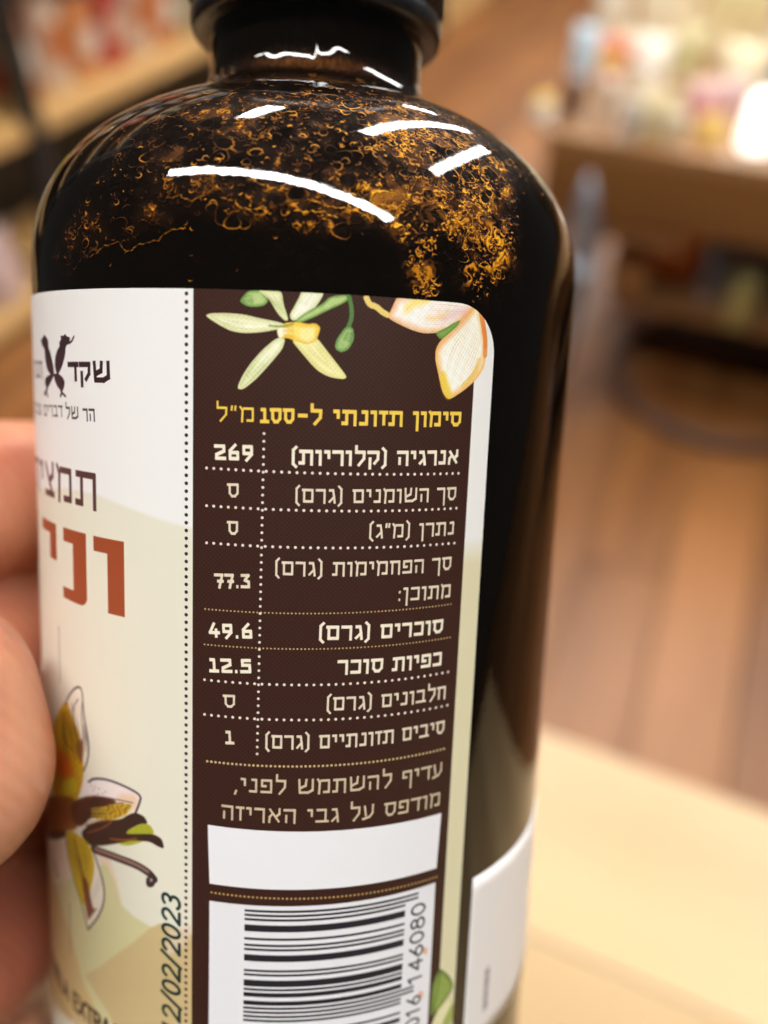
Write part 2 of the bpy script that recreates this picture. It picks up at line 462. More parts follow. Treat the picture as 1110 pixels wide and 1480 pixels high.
    veins([(590, 340), (660, 430), (740, 520), (830, 570), (920, 585)], [(720, 330), (790, 410), (850, 480), (900, 540), (930, 575)], 9, .10, (190, 184, 90), .5, q)
    veins([(400, 40), (460, 100), (520, 180), (545, 215)], [(515, 40), (530, 110), (555, 190), (560, 215)], 5, .10, (160, 176, 104), .6, q)
    veins([(655, 40), (620, 100), (575, 190)], [(780, 40), (720, 140), (610, 220)], 7, .10, (176, 190, 122), .6, q)
    veins([(270, 60), (330, 50), (390, 50)], [(270, 110), (340, 120), (420, 100)], 6, .12, (60, 104, 48), .6, q)
    veins([(935, 290), (905, 340), (880, 390)], [(978, 300), (960, 360), (925, 400)], 6, .10, (56, 98, 46), .6, q)
    veins([(530, 245), (590, 240), (640, 250)], [(530, 320), (600, 330), (660, 345)], 8, .10, (206, 140, 30), .6, q)
    q = lambda pts: UP(zr(pts, .1892, 520, 415))
    veins([(900, 150), (800, 260), (680, 400), (620, 520), (630, 640), (655, 800)], [(930, 250), (945, 400), (930, 520), (880, 640), (780, 740), (690, 820)], 14, .10, (224, 190, 130), .45, q)
    veins([(860, 150), (720, 120), (560, 110), (420, 110)], [(760, 270), (600, 300), (430, 290), (260, 240)], 12, .10, (226, 176, 150), .5, q)
    cv.sm = 0
    # screen of the print
    P = .30
    n = RES * P
    Yg, Xg = np.mgrid[0:cv.h, 0:cv.w].astype(np.float32)
    u = (Xg + Yg) / n * np.pi * 2 / 1.4142; v = (Xg - Yg) / n * np.pi * 2 / 1.4142
    scr = np.clip((np.cos(u) + np.cos(v)) * .5 - .45, 0, 1) / .55
    xa, xb = int((TH_PL * MM - LX0) * RES), int((TH_PR * MM - LX0) * RES)
    pan = cv.a[:, xa:xb]; sc = scr[:, xa:xb, None]
    lum = pan.mean(2, keepdims=True)
    dark = lum < .3
    noise = (rng.random((pan.shape[0], pan.shape[1], 1)).astype(np.float32) - .5) * .03
    cv.a[:, xa:xb] = np.where(dark, pan + sc * np.array([.13, .10, .06], np.float32), pan - sc * np.array([.07, .07, .12], np.float32)) + noise
    # perforation
    ya = ZTOP * MM - .45
    xd = U(269.8, 800)[0]
    y = ya
    while y > LY0:
        px_r = .165
        cv.dot((xd + .0 , y), px_r, (50, 32, 42)); y -= .71
    # heading and table
    YE, WH, CRM = (240, 204, 84), (240, 232, 210), (226, 214, 190)
    mmpx = 1 / 16.6
    def row(s, xl, yl_, xr, yr, h, col, wt, rtl=True, **k):
        a, b = U(xl, yl_), U(xr, yr)
        text(cv, s, a, b, h * mmpx, col, wt, rtl=rtl, **k)
    row('סימון תזונתי ל-', 430, 612.5, 665, 616, 21, YE, .25)
    row('100', 376, 611.5, 426, 612.5, 21, YE, .235, rtl=False)
    row('מ״ל', 312, 608.5, 369, 610.5, 21, YE, .16)
    row('אנרגיה (קלוריות)', 420, 671, 661, 670.5, 21, WH, .235)
    row('269', 310, 664.5, 367, 666, 22, WH, .225, rtl=False)
    row('סך השומנים (גרם)', 425, 726.5, 658, 723, 21, CRM, .175)
    row('0', 329, 719, 347, 719.5, 21, CRM, .18, rtl=False)
    row('נתרן (מ״ג)', 531, 778, 655, 772.5, 21, CRM, .175)
    row('0', 329, 773, 346, 773.5, 21, CRM, .18, rtl=False)
    row('סך הפחמימות (גרם)', 396, 831, 651, 823.5, 21.5, CRM, .175)
    row('מתוכן:', 573, 869, 650, 863, 21.5, CRM, .175)
    row('77.3', 311, 849, 362, 850, 21.5, CRM, .21, rtl=False)
    row('סוכרים (גרם)', 459, 924.5, 639, 914, 22, WH, .22)
    row('49.6', 302, 921, 366, 922.5, 22, WH, .225, rtl=False)
    row('כפיות סוכר', 487, 974, 637, 961, 22, WH, .22)
    row('12.5', 303, 971, 364, 972.5, 22, WH, .225, rtl=False)
    row('חלבונים (גרם)', 470, 1027, 643, 1009, 22, CRM, .175)
    row('0', 323, 1022, 342, 1023, 21, CRM, .18, rtl=False)
    row('סיבים תזונתיים (גרם)', 382, 1081, 641, 1059, 22.5, CRM, .175)
    row('1', 326, 1075, 339, 1075.5, 22, CRM, .2, rtl=False)
    row('עדיף להשתמש לפני,', 338, 1143, 638, 1121, 24, (206, 190, 160), .16)
    row('מודפס על גבי האריזה', 320, 1182, 635, 1163, 24, (206, 190, 160), .16)
    def dots(x1, y1, x2, y2, pitch, r, col, al=1.0):
        a, b = U(x1, y1), U(x2, y2); L = np.linalg.norm(b - a); k = int(L / pitch)
        for i in range(k + 1): cv.dot(a + (b - a) * i / k, r, col, al)
    for (x1, y1, x2, y2) in [(299, 676.6, 661, 684.3), (299, 731, 658, 734.6), (299, 784.5, 655, 785), (296, 982, 646, 971), (296, 1032, 645, 1019)]:
        dots(x1, y1, x2, y2, .66, .135, (236, 222, 210))
    for (x1, y1, x2, y2) in [(297, 880, 650, 873), (296, 931, 649, 921)]:
        dots(x1, y1, x2, y2, .34, .085, (216, 186, 130), .85)
    dots(300, 1099.6, 640, 1082, .40, .12, (206, 182, 132))
    dots(306, 1288.7, 629, 1267, .40, .11, (196, 160, 100))
    dots(381.5, 627, 371.5, 1089, .66, .13, (232, 220, 206))
    # the two white boxes
    def quad(a, b, c, d, col): cv.poly(UP([a, b, c, d]), col)
    quad((300.5, 1191), (636.5, 1174.5), (629.5, 1254), (303, 1276), (236, 236, 240))
    xl_, xr_ = U(303, 1298)[0], U(628, 1277)[0]
    yt = (U(303, 1298)[1] + U(628, 1277)[1]) / 2
    cv.poly([(xl_, yt), (xr_, yt), (xr_, yl), (xl_, yl)], (232, 232, 236))
    # bar code
    Lc = ["0001101", "0011001", "0010011", "0111101", "0100011", "0110001", "0101111", "0111011", "0110111", "0001011"]
    code = '290016', '146080'; par = 'LGLGLG'
    bits = '101'
    for ch, pz in zip(code[0], par):
        l = Lc[int(ch)]
        bits += l if pz == 'L' else ''.join('1' if k == '0' else '0' for k in l)[::-1]
    bits += '01010'
    for ch in code[1]: bits += ''.join('1' if k == '0' else '0' for k in Lc[int(ch)])
    bits += '101'
    xb0, xb1 = U(352.6, 1400)[0], U(583, 1340)[0]; xg = U(602, 1320)[0]
    ye = U(353, 1313)[1]; mod = (ye - U(353, 1477)[1]) / 54.0
    for i, bt in enumerate(bits[::-1]):
        if bt == '1':
            y1_ = ye - i * mod; g = i < 3 or 44 < i < 50 or i > 91
            cv.poly([(xb0, y1_), (xg if g else xb1, y1_), (xg if g else xb1, y1_ - mod * 1.04), (xb0, y1_ - mod * 1.04)], (34, 32, 38))
    xt = U(610, 1340)[0]
    def vtext(s, ya_, yb_, x, h, col, wt, **k): text(cv, s, (x, ya_), (x, yb_), h, col, wt, font=SANS, rtl=False, rnd=True, thin=1, **k)
    vtext('146080', U(594, 1424)[1], U(606, 1303)[1] + .1, xt + .1, 1.55, (40, 38, 44), .13)
    vtext('290016', U(594, 1424)[1] - mod * 5 - 7.7, U(594, 1424)[1] - mod * 5, xt + .1, 1.55, (40, 38, 44), .13)
    for (x, y_) in ((612, 1374), (606, 1437)):
        p = U(x, y_); cv.poly([p + (-.1, .5), p + (.35, .2), p + (.3, -.5), p + (-.2, -.1)], (226, 142, 110), .7, soft=5)
    cv.sm = 2
    # leaves low on the right
    cv.sm = 1
    cv.poly(UP([(620, 1470), (621, 1448), (623, 1425), (629, 1408), (635, 1399), (642, 1404), (649, 1411), (654, 1422), (651, 1432), (643, 1444), (632, 1458)]), (84, 110, 46), shade=petal((138, 160, 78), .5))
    cv.stroke(UP([(635, 1401), (632, 1425), (624, 1462)]), .16, (64, 88, 40), .8)
    cv.poly(UP([(618, 1490), (630, 1460), (648, 1440), (654, 1448), (640, 1475), (632, 1500)]), (206, 206, 150), shade=petal((226, 222, 178), .4))
    cv.poly(UP([(636, 1482), (652, 1448), (658, 1452), (650, 1482)]), (160, 172, 90), soft=3)
    # front face: emblem, names
    cv.sm = 1
    q = lambda pts: UP(zr(pts, .2162, 40, 460))
    EM = (58, 40, 46)
    cv.poly(q([(205, 385), (190, 330), (190, 270), (205, 215), (222, 190), (218, 165), (232, 140), (226, 118), (245, 122), (258, 106), (268, 124), (292, 130), (285, 165), (262, 190), (258, 250), (240, 320), (215, 372)]), EM)
    cv.stroke(q([(270, 172), (300, 162), (316, 126)]), .22, EM)
    cv.poly(q([(170, 390), (140, 350), (125, 280), (122, 210), (104, 180), (95, 145), (112, 130), (118, 108), (132, 128), (146, 150), (146, 195), (162, 240), (178, 310), (186, 375)]), EM)
    cv.poly(q([(180, 372), (215, 372), (245, 400), (256, 430), (250, 470), (240, 492), (212, 468), (192, 430)]), EM)
    cv.poly(q([(190, 372), (160, 378), (130, 395), (122, 430), (132, 470), (148, 460), (166, 425)]), EM)
    cv.stroke(q([(228, 480), (236, 500), (228, 522)]), .3, EM); cv.stroke(q([(236, 498), (260, 524)]), .24, EM)
    cv.stroke(q([(140, 462), (132, 490), (122, 508)]), .4, EM); cv.stroke(q([(132, 490), (142, 522)]), .3, EM)
    def zrow(s, x1, y1, x2, y2, h, col, wt, **k):
        text(cv, s, U(40 + x1 * .2162, 460 + y1 * .2162), U(40 + x2 * .2162, 460 + y2 * .2162), h, col, wt, **k)
    zrow('שקד', 282, 424, 564, 430, 1.75, INK, .26)
    a0, a1 = U(40 + 110 * .2162, 460 + 398 * .2162), U(40 + 564 * .2162, 460 + 430 * .2162)
    e = a0; text(cv, 'תבור', (e[0] - 5.4, e[1] - .1), (e[0], e[1] - .1), 1.75, (120, 106, 108), .16)
    zrow('הר', 378, 686, 460, 690, 1.15, INK, .17)
    zrow('של', 262, 672, 350, 680, 1.15, INK, .17)
    zrow('דברים', 118, 655, 243, 664, 1.15, INK, .15)
    e = U(40 + 100 * .2162, 460 + 651 * .2162); text(cv, 'טובים', (e[0] - 4.6, e[1]), e, 1.15, INK, .15)
    cv.sm = 0
    # three words on the front
    yb_ = U(143, 737)[1]; hh = U(140, 684)[1] - yb_
    xr0 = U(144, 737)[0]
    text(cv, 'תמצית', (xr0 - 17.5, yb_), (xr0, yb_), hh, (84, 52, 50), .17, thin=.75)
    RU = (156, 74, 42)
    yb2 = U(181, 892)[1]; ht = U(180, 783)[1] - yb2; xr1 = U(181, 850)[0]
    def rect(xa_, xb_, y0, y1): cv.poly([(xa_, yb2 + y0 * ht), (xb_, yb2 + y0 * ht), (xb_, yb2 + y1 * ht), (xa_, yb2 + y1 * ht)], RU)
    xs = lambda px, py=850: U(px, py)[0]
    rect(xs(157), xr1, 0, .8); rect(xs(137.5), xr1, .80, 1.0)
    rect(xs(108), xs(127), .1, .82); rect(xs(95), xs(127), .81, 1.0)
    cv.poly([(xs(93), yb2 + .16 * ht), (xs(112), yb2 + .16 * ht), (xs(112), yb2 + .1 * ht)] + arc((xs(108) + xs(127)) / 2 - .1, yb2 + .12 * ht, (xs(127) - xs(108)) / 2 + .1, .13 * ht, 0, -90, 8) + [(xs(93), yb2)], RU)
    rect(xs(76), xs(85), .48, .86); rect(xs(66), xs(85), .84, 1.0)
    xe = xs(60); cv.poly([(xe - 1.4, yb2 + ht * 1.0), (xe, yb2 + ht), (xe, yb2 + ht * .3), (xe - 2.6, yb2), (xe - 3.4, yb2 + .1 * ht), (xe - 1.4, yb2 + ht * .45), (xe - 1.4, yb2 + .8 * ht), (xe - 5, yb2 + .8 * ht), (xe - 5, yb2 + 1.35 * ht), (xe - 3.6, yb2 + 1.35 * ht), (xe - 3.6, yb2 + ht)], RU)
    # rules above and below the drawing
    for (ya_, yb3, x) in ((905, 988, 87.5), (1305, 1379, 103)):
        pa, pb = U(x - 1, ya_), U(x + 1, yb3); cv.line(pa, (pa[0], pb[1]), .16, (120, 104, 96))
    # vanilla flower drawing
    cv.sm = 2
    q = lambda pts: UP(zr(pts, .2703, 20, 960))
    OL = (92, 80, 84)
    YL, DK = (206, 164, 30), (62, 42, 34)
    def noisepoly(pts, c1, c2, f=.5, soft=2):
        c2a = np.array(c2, np.float32) / 255
        def sh(X, Y, d, c):
            k = (.5 + .5 * np.sin(X * .35 + np.sin(Y * .21) * 2) * np.cos(Y * .10 + X * .06))[..., None]
            k = np.clip(k * 1.3 - .1 + (d[..., None] / RES) * f - .3, 0, 1)
            return c * (1 - k) + c2a * k
        cv.poly(q(pts), c1, soft=soft, shade=sh)
    cv.poly(q([(290, 160), (330, 122), (355, 118), (372, 150), (380, 260), (405, 380), (408, 470), (385, 560), (360, 600), (300, 500), (270, 300)]), (238, 232, 214), soft=6)
    noisepoly([(215, 330), (250, 240), (290, 190), (310, 260), (340, 330), (362, 400), (370, 480), (380, 560), (372, 640), (340, 740), (290, 760), (230, 740), (200, 560), (195, 400)], (214, 170, 40), (170, 128, 30), 0.2, 6)
    cv.poly(q([(200, 380), (235, 420), (300, 500), (330, 580), (290, 612), (240, 590), (200, 540)]), (214, 92, 30), .8, soft=22)
    cv.poly(q([(330, 430), (375, 390), (380, 470), (365, 540), (345, 480)]), (120, 70, 40), .8, soft=10)
    cv.poly(q([(265, 620), (330, 600), (350, 660), (310, 700), (270, 690)]), (206, 190, 50), .8, soft=12)
    noisepoly([(190, 700), (300, 700), (360, 740), (370, 820), (340, 880), (290, 890), (200, 920), (180, 850)], (160, 104, 40), (120, 64, 40), .3, 8)
    cv.stroke(q([(270, 255), (262, 330), (275, 410), (320, 460)]), .2, (90, 66, 30))
    cv.stroke(q([(318, 210), (325, 300), (340, 380), (350, 470)]), .16, (110, 80, 40))
    cv.stroke(q([(280, 215), (298, 170), (328, 130), (352, 118), (370, 135), (374, 200), (380, 280), (400, 380), (408, 450), (398, 520), (378, 570)]), .24, OL)
    cv.stroke(q([(350, 185), (330, 215), (322, 255)]), .14, OL); cv.stroke(q([(372, 200), (366, 270), (378, 380), (372, 460)]), .16, OL, .8)
    veins([(275, 250), (262, 330), (268, 420), (290, 520), (300, 600)], [(330, 230), (350, 320), (368, 420), (372, 500), (350, 620)], 22, .13, (84, 60, 30), .85, q, .05)
    veins([(235, 330), (225, 420), (215, 520), (225, 620)], [(270, 300), (262, 400), (270, 520), (290, 640)], 12, .16, (232, 190, 60), .8, q, .05)
    veins([(385, 300), (400, 400), (402, 470), (385, 540)], [(375, 330), (380, 400), (384, 470), (372, 540)], 6, .12, (92, 72, 64), .8, q, .03)
    # right upper petal
    cv.poly(q([(370, 620), (420, 605), (500, 612), (600, 650), (685, 695), (670, 780), (560, 800), (440, 760), (370, 730)]), (238, 226, 222), soft=4)
    cv.poly(q([(560, 690), (660, 690), (668, 770), (600, 800), (540, 770)]), (232, 196, 162), .8, soft=16)
    noisepoly([(400, 740), (480, 740), (560, 748), (640, 742), (610, 800), (540, 830), (440, 825), (390, 800)], (196, 170, 40), (150, 90, 40), .3, 4)
    noisepoly([(310, 740), (380, 705), (440, 700), (530, 716), (560, 735), (480, 760), (420, 790), (400, 840), (360, 870), (320, 840)], (104, 62, 40), (70, 40, 34), .2, 5)
    cv.stroke(q([(405, 628), (430, 608), (500, 612), (590, 645), (685, 696), (676, 740), (655, 792)]), .26, OL)
    cv.stroke(q([(430, 700), (520, 712), (640, 738)]), .12, DK, .7); cv.stroke(q([(420, 735), (500, 745), (590, 740)]), .12, DK, .7)
    for (x, y_) in ((440, 655), (460, 664), (430, 672), (480, 690), (455, 692), (495, 680), (420, 650)):
        cv.dot(q([(x, y_)])[0], .09, (110, 96, 110), .8)
    # dark sweeping pod and leaf
    noisepoly([(575, 905), (630, 870), (700, 845), (735, 860), (755, 900), (720, 930), (680, 950), (620, 968), (560, 960)], (178, 168, 46), (150, 170, 50), .3, 4)
    cv.poly(q([(360, 900), (400, 860), (480, 830), (570, 830), (620, 800), (655, 790), (700, 810), (722, 850), (680, 850), (620, 880), (600, 905), (690, 905), (750, 905), (795, 930), (808, 985), (770, 970), (730, 945), (640, 938), (560, 955), (470, 970), (400, 965)]), DK, soft=3)
    cv.stroke(q([(390, 860), (470, 835), (540, 830), (490, 870), (400, 900)]), .2, (128, 76, 50), .9)
    cv.stroke(q([(520, 930), (580, 940), (660, 930)]), .18, (150, 90, 50), .9)
    cv.stroke(q([(430, 985), (500, 1010), (580, 1040), (660, 1070), (725, 1110), (752, 1145)]), .86, (62, 44, 44))
    cv.stroke(q([(440, 985), (500, 1008), (580, 1036), (660, 1068), (720, 1106)]), .34, (146, 112, 100))
    cv.stroke(q([(752, 1140), (745, 1175), (720, 1178), (722, 1150)]), .5, (62, 44, 44)); cv.dot(q([(738, 1150)])[0], .16, (180, 160, 150))
    veins([(380, 720), (450, 712), (540, 722), (640, 740)], [(360, 860), (420, 830), (500, 830), (600, 800)], 22, .13, (52, 34, 30), .8, q, .05)
    veins([(420, 760), (500, 755), (600, 755)], [(420, 815), (520, 815), (590, 800)], 9, .13, (232, 196, 60), .75, q, .05)
    veins([(200, 700), (230, 780), (250, 880)], [(340, 720), (340, 800), (320, 880)], 14, .16, (64, 40, 26), .7, q, .08)
    veins([(240, 640), (270, 700), (300, 740)], [(330, 620), (350, 680), (340, 740)], 8, .12, (220, 200, 60), .8, q, .06)
    # lower petal
    cv.poly(q([(430, 1040), (460, 1090), (485, 1180), (490, 1260), (460, 1340), (402, 1415), (385, 1290), (400, 1150)]), (234, 224, 206), soft=3)
    noisepoly([(285, 880), (340, 900), (400, 950), (428, 1010), (436, 1090), (420, 1180), (400, 1260), (370, 1290), (340, 1180), (310, 1080), (290, 980)], (214, 182, 40), (186, 158, 40), .3, 3)
    cv.stroke(q([(330, 930), (350, 1020), (370, 1110), (385, 1200)]), .5, (128, 92, 40), .8)
    cv.poly(q([(365, 1120), (400, 1150), (410, 1220), (430, 1310), (455, 1300), (420, 1340), (402, 1372), (385, 1270)]), (112, 56, 38), .9, soft=5)
    veins([(300, 900), (315, 1020), (335, 1130), (375, 1270)], [(400, 960), (425, 1040), (420, 1150), (398, 1260)], 16, .12, (116, 86, 30), .75, q, .05)
    veins([(300, 900), (325, 1020), (345, 1130)], [(350, 910), (380, 1040), (390, 1150)], 6, .14, (240, 208, 60), .8, q, .03)
    veins([(470, 1090), (478, 1180), (470, 1260)], [(425, 1220), (430, 1260), (440, 1300)], 7, .08, (110, 90, 90), .7, q, .03)
    cv.stroke(q([(285, 930), (300, 1060), (330, 1160), (365, 1260), (385, 1350), (402, 1415)]), .24, (88, 84, 48))
    cv.stroke(q([(402, 1415), (450, 1360), (482, 1290), (490, 1220), (478, 1140), (452, 1060), (435, 1010)]), .24, OL)
    cv.stroke(q([(205, 990), (215, 1050), (232, 1090), (238, 1135)]), .4, OL)
    cv.poly(q([(180, 900), (280, 880), (290, 920), (220, 940)]), DK, .9, soft=6)
    cv.sm = 0
    # english name on a slope, and the stamped date
    def word(s, x1, y1, x2, y2, h, col, wt, sl=0):
        text(cv, s, U(60 + x1 * .2072, 1330 + y1 * .2072), U(60 + x2 * .2072, 1330 + y2 * .2072), h, col, wt, font=SANS, rtl=False, rnd=True, thin=1, slant=sl)
    BK = (46, 28, 24)
    word('EXTRACT', 232, 600, 640, 905, 1.95, BK, .19, .0)
    a0 = U(60 + 232 * .2072, 1330 + 600 * .2072); a1 = U(60 + 640 * .2072, 1330 + 905 * .2072)
    dd = (a1 - a0) / np.linalg.norm(a1 - a0); st = a0 - dd * 1.2
    text(cv, 'VANILLA', st - dd * 8.6, st, 1.95, BK, .19, font=SANS, rtl=False, rnd=True, thin=1)
    for k_, ln in ((0, 8.0), ):
        s2 = st - np.array([-dd[1], dd[0]]) * 2.0
        cv.line(s2 - dd * 3, s2 + dd * .4, .3, (150, 110, 40), round_=True); cv.line(s2 + dd * 1.2 , s2 + dd * 3.0, .14, BK, round_=True)
    xd2 = U(259, 1480)[0]
    ytop, ybot = U(259, 1294)[1], U(259, 1478)[1]
    per = (ytop - ybot)
    tot = sum(SANS[c][0] for c in '2/02/2023'); full = sum(SANS[c][0] for c in '12/02/2023')
    text(cv, '12/02/2023', (xd2 + .12, ytop - per * full / tot), (xd2 + .12, ytop), 1.95, (20, 46, 40), .155, font=SANS, rtl=False, rnd=True, thin=1, slant=.2)
    return cv.image('label_print')

# ------------------------------------------------------------------ amber film inside the shoulder
def shoulder_profile():
    """outer profile of the bottle, radii units, bottom to top"""
    p = [(0.0, -3.62), (0.80, -3.62), (0.93, -3.58), (0.985, -3.50), (1.0, -3.40)]
    p += [(1.0, z) for z in np.linspace(-3.2, Z1, 24)]
    last = None
    for a in np.linspace(0.02, math.pi / 2, 160):
        r = math.cos(a)**(2 / SN); z = Z1 + SB * math.sin(a)**(2 / SN)
        if r < 0.47: break
        p.append((r, z)); last = (r, z)
    # hollow curve into the neck
    r0, z0 = last; d = np.array(p[-1]) - np.array(p[-2]); d = d / np.linalg.norm(d)
    e = np.array([0.388, 1.05]); s0 = np.array([r0, z0])
    for t in np.linspace(0.08, 1, 16):
        b0, b1, b2, b3 = (1 - t)**3, 3 * t * (1 - t)**2, 3 * t * t * (1 - t), t**3
        q = b0 * s0 + b1 * (s0 + d * .05) + b2 * (e - np.array([0, .07])) + b3 * e
        p.append(tuple(q))
    p += [(0.388, 1.11), (0.388, 1.17), (0.41, 1.19), (0.41, 1.6), (0.38, 1.62)]
    return p
PROF = shoulder_profile()
_pp = np.array(PROF); _sl = np.concatenate([[0], np.cumsum(np.hypot(*np.diff(_pp, axis=0).T))])
K0 = 5 + 23                                   # index where the shoulder starts
S0 = _sl[K0]

def hit(px, py):
    d = RB @ np.array([(px - 555) / FPX, 1, -(py - 740) / FPX]); d = d / np.linalg.norm(d)
    def F(P):
        r = math.hypot(P[0], P[1]); zz = max(P[2] - Z1, 0)
        return r**SN + (zz / SB)**SN - 1
    t = 1.6
    while t < 4.2 and F(C0 + t * d) > 0: t += .01
    if t >= 4.2: return None
    lo, hi = t - .01, t
    for _ in range(16):
        mid = (lo + hi) / 2
        if F(C0 + mid * d) < 0: hi = mid
        else: lo = mid
    P = C0 + lo * d
    r = math.hypot(P[0], P[1])
    i = np.argmin((_pp[:, 0] - r)**2 + (_pp[:, 1] - P[2])**2)
    if P[2] < Z1: s = S0 + (P[2] - Z1)
    else: s = _sl[i]
    return math.atan2(P[0], -P[1]), s - S0, r

FX0, FX1, FY0, FY1 = -2.0 * MM, 2.0 * MM, -0.25 * MM, 1.45 * MM

def paint_film():
    R2 = 20.0
    cv = Canvas(FX0, FX1, FY0, FY1, R2, (0, 0, 0))       # R: amount of amber, G: relief, B: thickness
    H, W = cv.h, cv.w
    # coarse density map over the whole shoulder, from smooth noise
    def smooth(nx, ny, seed):
        r_ = np.random.default_rng(seed).random((ny + 2, nx + 2))
        yy = np.linspace(0, ny, H); xx = np.linspace(0, nx, W)
        y0 = yy.astype(int); x0 = xx.astype(int); fy = (yy - y0)[:, None]; fx = (xx - x0)[None]
        fy = fy * fy * (3 - 2 * fy); fx = fx * fx * (3 - 2 * fx)
        return (r_[y0][:, x0] * (1 - fy) * (1 - fx) + r_[y0][:, x0 + 1] * (1 - fy) * fx + r_[y0 + 1][:, x0] * fy * (1 - fx) + r_[y0 + 1][:, x0 + 1] * fy * fx)
    big = smooth(14, 6, 1) * .5 + smooth(40, 16, 2) * .3 + smooth(120, 50, 3) * .2
    fine = smooth(260, 110, 4) * .5 + smooth(600, 260, 5) * .5
    # where the film lies: polygons read off the photograph, painted as soft masks
    mask = Canvas(FX0, FX1, FY0, FY1, 4.0, (0, 0, 0))
    def mp(pts, v, soft):
        q = [hit(*p) for p in pts]; q = [(a[0] * MM, a[1] * MM) for a in q if a is not None]
        if len(q) > 2: mask.poly(q, (v, v, v), soft=soft)
    mask.poly([(FX0 - 1, .30 * MM), (FX1 + 1, .30 * MM), (FX1 + 1, FY1), (FX0 - 1, FY1)], (90, 90, 90), soft=14)
    mp([(95, 395), (110, 375), (170, 352), (230, 320), (300, 322), (370, 322), (430, 345), (560, 355), (600, 425), (650, 400), (650, 330), (740, 390), (745, 330), (738, 260), (690, 190), (590, 150), (440, 140), (330, 145), (220, 190), (120, 290), (80, 370)], 150, 9)
    mp([(370, 170), (470, 150), (600, 150), (700, 200), (735, 270), (740, 380), (690, 400), (640, 330), (560, 350), (500, 330), (400, 320), (330, 300), (340, 210)], 200, 9)
    mp([(230, 345), (560, 345), (600, 420), (60, 420), (90, 405), (170, 372)], 12, 6)
    mp([(595, 360), (615, 420), (690, 410), (650, 350)], 60, 6)
    mk = mask.a[..., 0]
    yi = np.clip((np.arange(H) * mask.h / H).astype(int), 0, mask.h - 1); xi = np.clip((np.arange(W) * mask.w / W).astype(int), 0, mask.w - 1)
    M = mk[yi][:, xi]
    film = np.clip((big * .6 + fine * .5 - .35) * 1.4, 0, 1) * M
    def vn(xx, yy, seed):
        g = np.random.default_rng(seed).random((257, 257)).astype(np.float32)
        x0 = np.floor(xx).astype(int); y0 = np.floor(yy).astype(int); fx = xx - x0; fy = yy - y0
        fx = fx * fx * (3 - 2 * fx); fy = fy * fy * (3 - 2 * fy); x0 %= 256; y0 %= 256
        return g[y0, x0] * (1 - fy) * (1 - fx) + g[y0, x0 + 1] * (1 - fy) * fx + g[y0 + 1, x0] * fy * (1 - fx) + g[y0 + 1, x0 + 1] * fy * fx
    Xm = ((np.arange(W) / R2 + FX0)[None] + 200 + np.zeros((H, 1))).astype(np.float32); Ym = ((np.arange(H) / R2 + FY0)[:, None] + 200 + np.zeros((1, W))).astype(np.float32)
    wx = (vn(Xm * .9, Ym * 1.1, 11) - .5) * 1.6 + (vn(Xm * 2.6, Ym * 2.6, 12) - .5) * .5
    wy = (vn(Xm * .9, Ym * 1.1, 13) - .5) * 1.6 + (vn(Xm * 2.6, Ym * 2.6, 14) - .5) * .5
    def web(sc, seed, sharp):
        n1 = vn((Xm + wx) * sc, (Ym + wy) * sc * 1.25, seed)
        return np.clip(1 - np.abs(n1 - .5) * sharp, 0, 1)
    brk = np.clip((vn(Xm * 1.1, Ym * 1.3, 21) * .6 + vn(Xm * 3.1, Ym * 3.1, 22) * .4 - .46) * 6, 0, 1)
    brk2 = np.clip((vn(Xm * 1.3, Ym * 1.5, 23) * .6 + vn(Xm * 3.7, Ym * 3.7, 24) * .4 - .48) * 6, 0, 1)
    lines = np.maximum(web(1.0, 31, 13) * brk, web(1.9, 32, 9) * brk2)
    lines = np.maximum(lines, web(.55, 33, 24) * brk2 * .9)
    clump = np.clip((vn(Xm * .28, Ym * .36, 41) * .6 + vn(Xm * .8, Ym * .9, 42) * .4 - .22) * 2.8, 0.14, 1)
    haze = np.clip(vn((Xm + wx) * .7, (Ym + wy) * .9, 43) * 1.5 - .55, 0, 1)
    MM_ = np.clip(M * 1.5, 0, 1)
    rad_y = np.interp(S0 + (Ym[:, :1] - 200) / MM, _sl, _pp[:, 0])
    neck = np.clip((rad_y - .42) / .10, .0, 1)
    side = np.clip(.88 + (Xm - 200 + 8) / 60, .74, 1.05)
    big_s = np.clip((vn(Xm * .16, Ym * .2, 61) - .05) * 2.4, .60, 1)
    cv.a[..., 0] = np.clip(MM_ * (clump * (lines * .95 + haze * .34 + .09) + film * .14) * side * big_s * (.12 + .88 * neck), 0, 1)
    AMP = lambda x, y: float(np.clip(.88 + (x + 8) / 60, .72, 1.05)) * (.15 if y > .93 * MM else 1)
    lines_relief = lines * MM_ * .4
    cv.a[..., 1] = .5 + (fine - .5) * .22 * M + lines_relief
    def Mat(x, y):
        i = int((y - FY0) / (FY1 - FY0) * mask.h); j = int((x - FX0) / (FX1 - FX0) * mask.w)
        return mk[min(max(i, 0), mask.h - 1), min(max(j, 0), mask.w - 1)]
    def radius_at(y):
        return max(np.interp(S0 + y / MM, _sl, _pp[:, 0]), .38)
    def ring(x, y, rad, a0, a1, w, amt, relief=.35, wob=.12):
        n = 5 + int(rad * 9); sx = 1 / radius_at(y)
        ph = random.random() * 6; k = random.choice((2, 3))
        pts = []
        for i in range(n + 1):
            a = math.radians(a0 + (a1 - a0) * i / n); rr = rad * (1 + wob * math.sin(k * a + ph))
            pts.append((x + rr * math.cos(a) * sx, y + rr * math.sin(a) * .8))
        for i in range(n):
            f = math.sin(math.pi * (i + .5) / n)
            cv.line(pts[i], pts[i + 1], w * (.5 + .6 * f), np.array([min(amt * (.4 + .7 * f), 1) * 255, 255 * (.5 + relief), 255.]), alpha=.85, round_=True, soft=1.4)
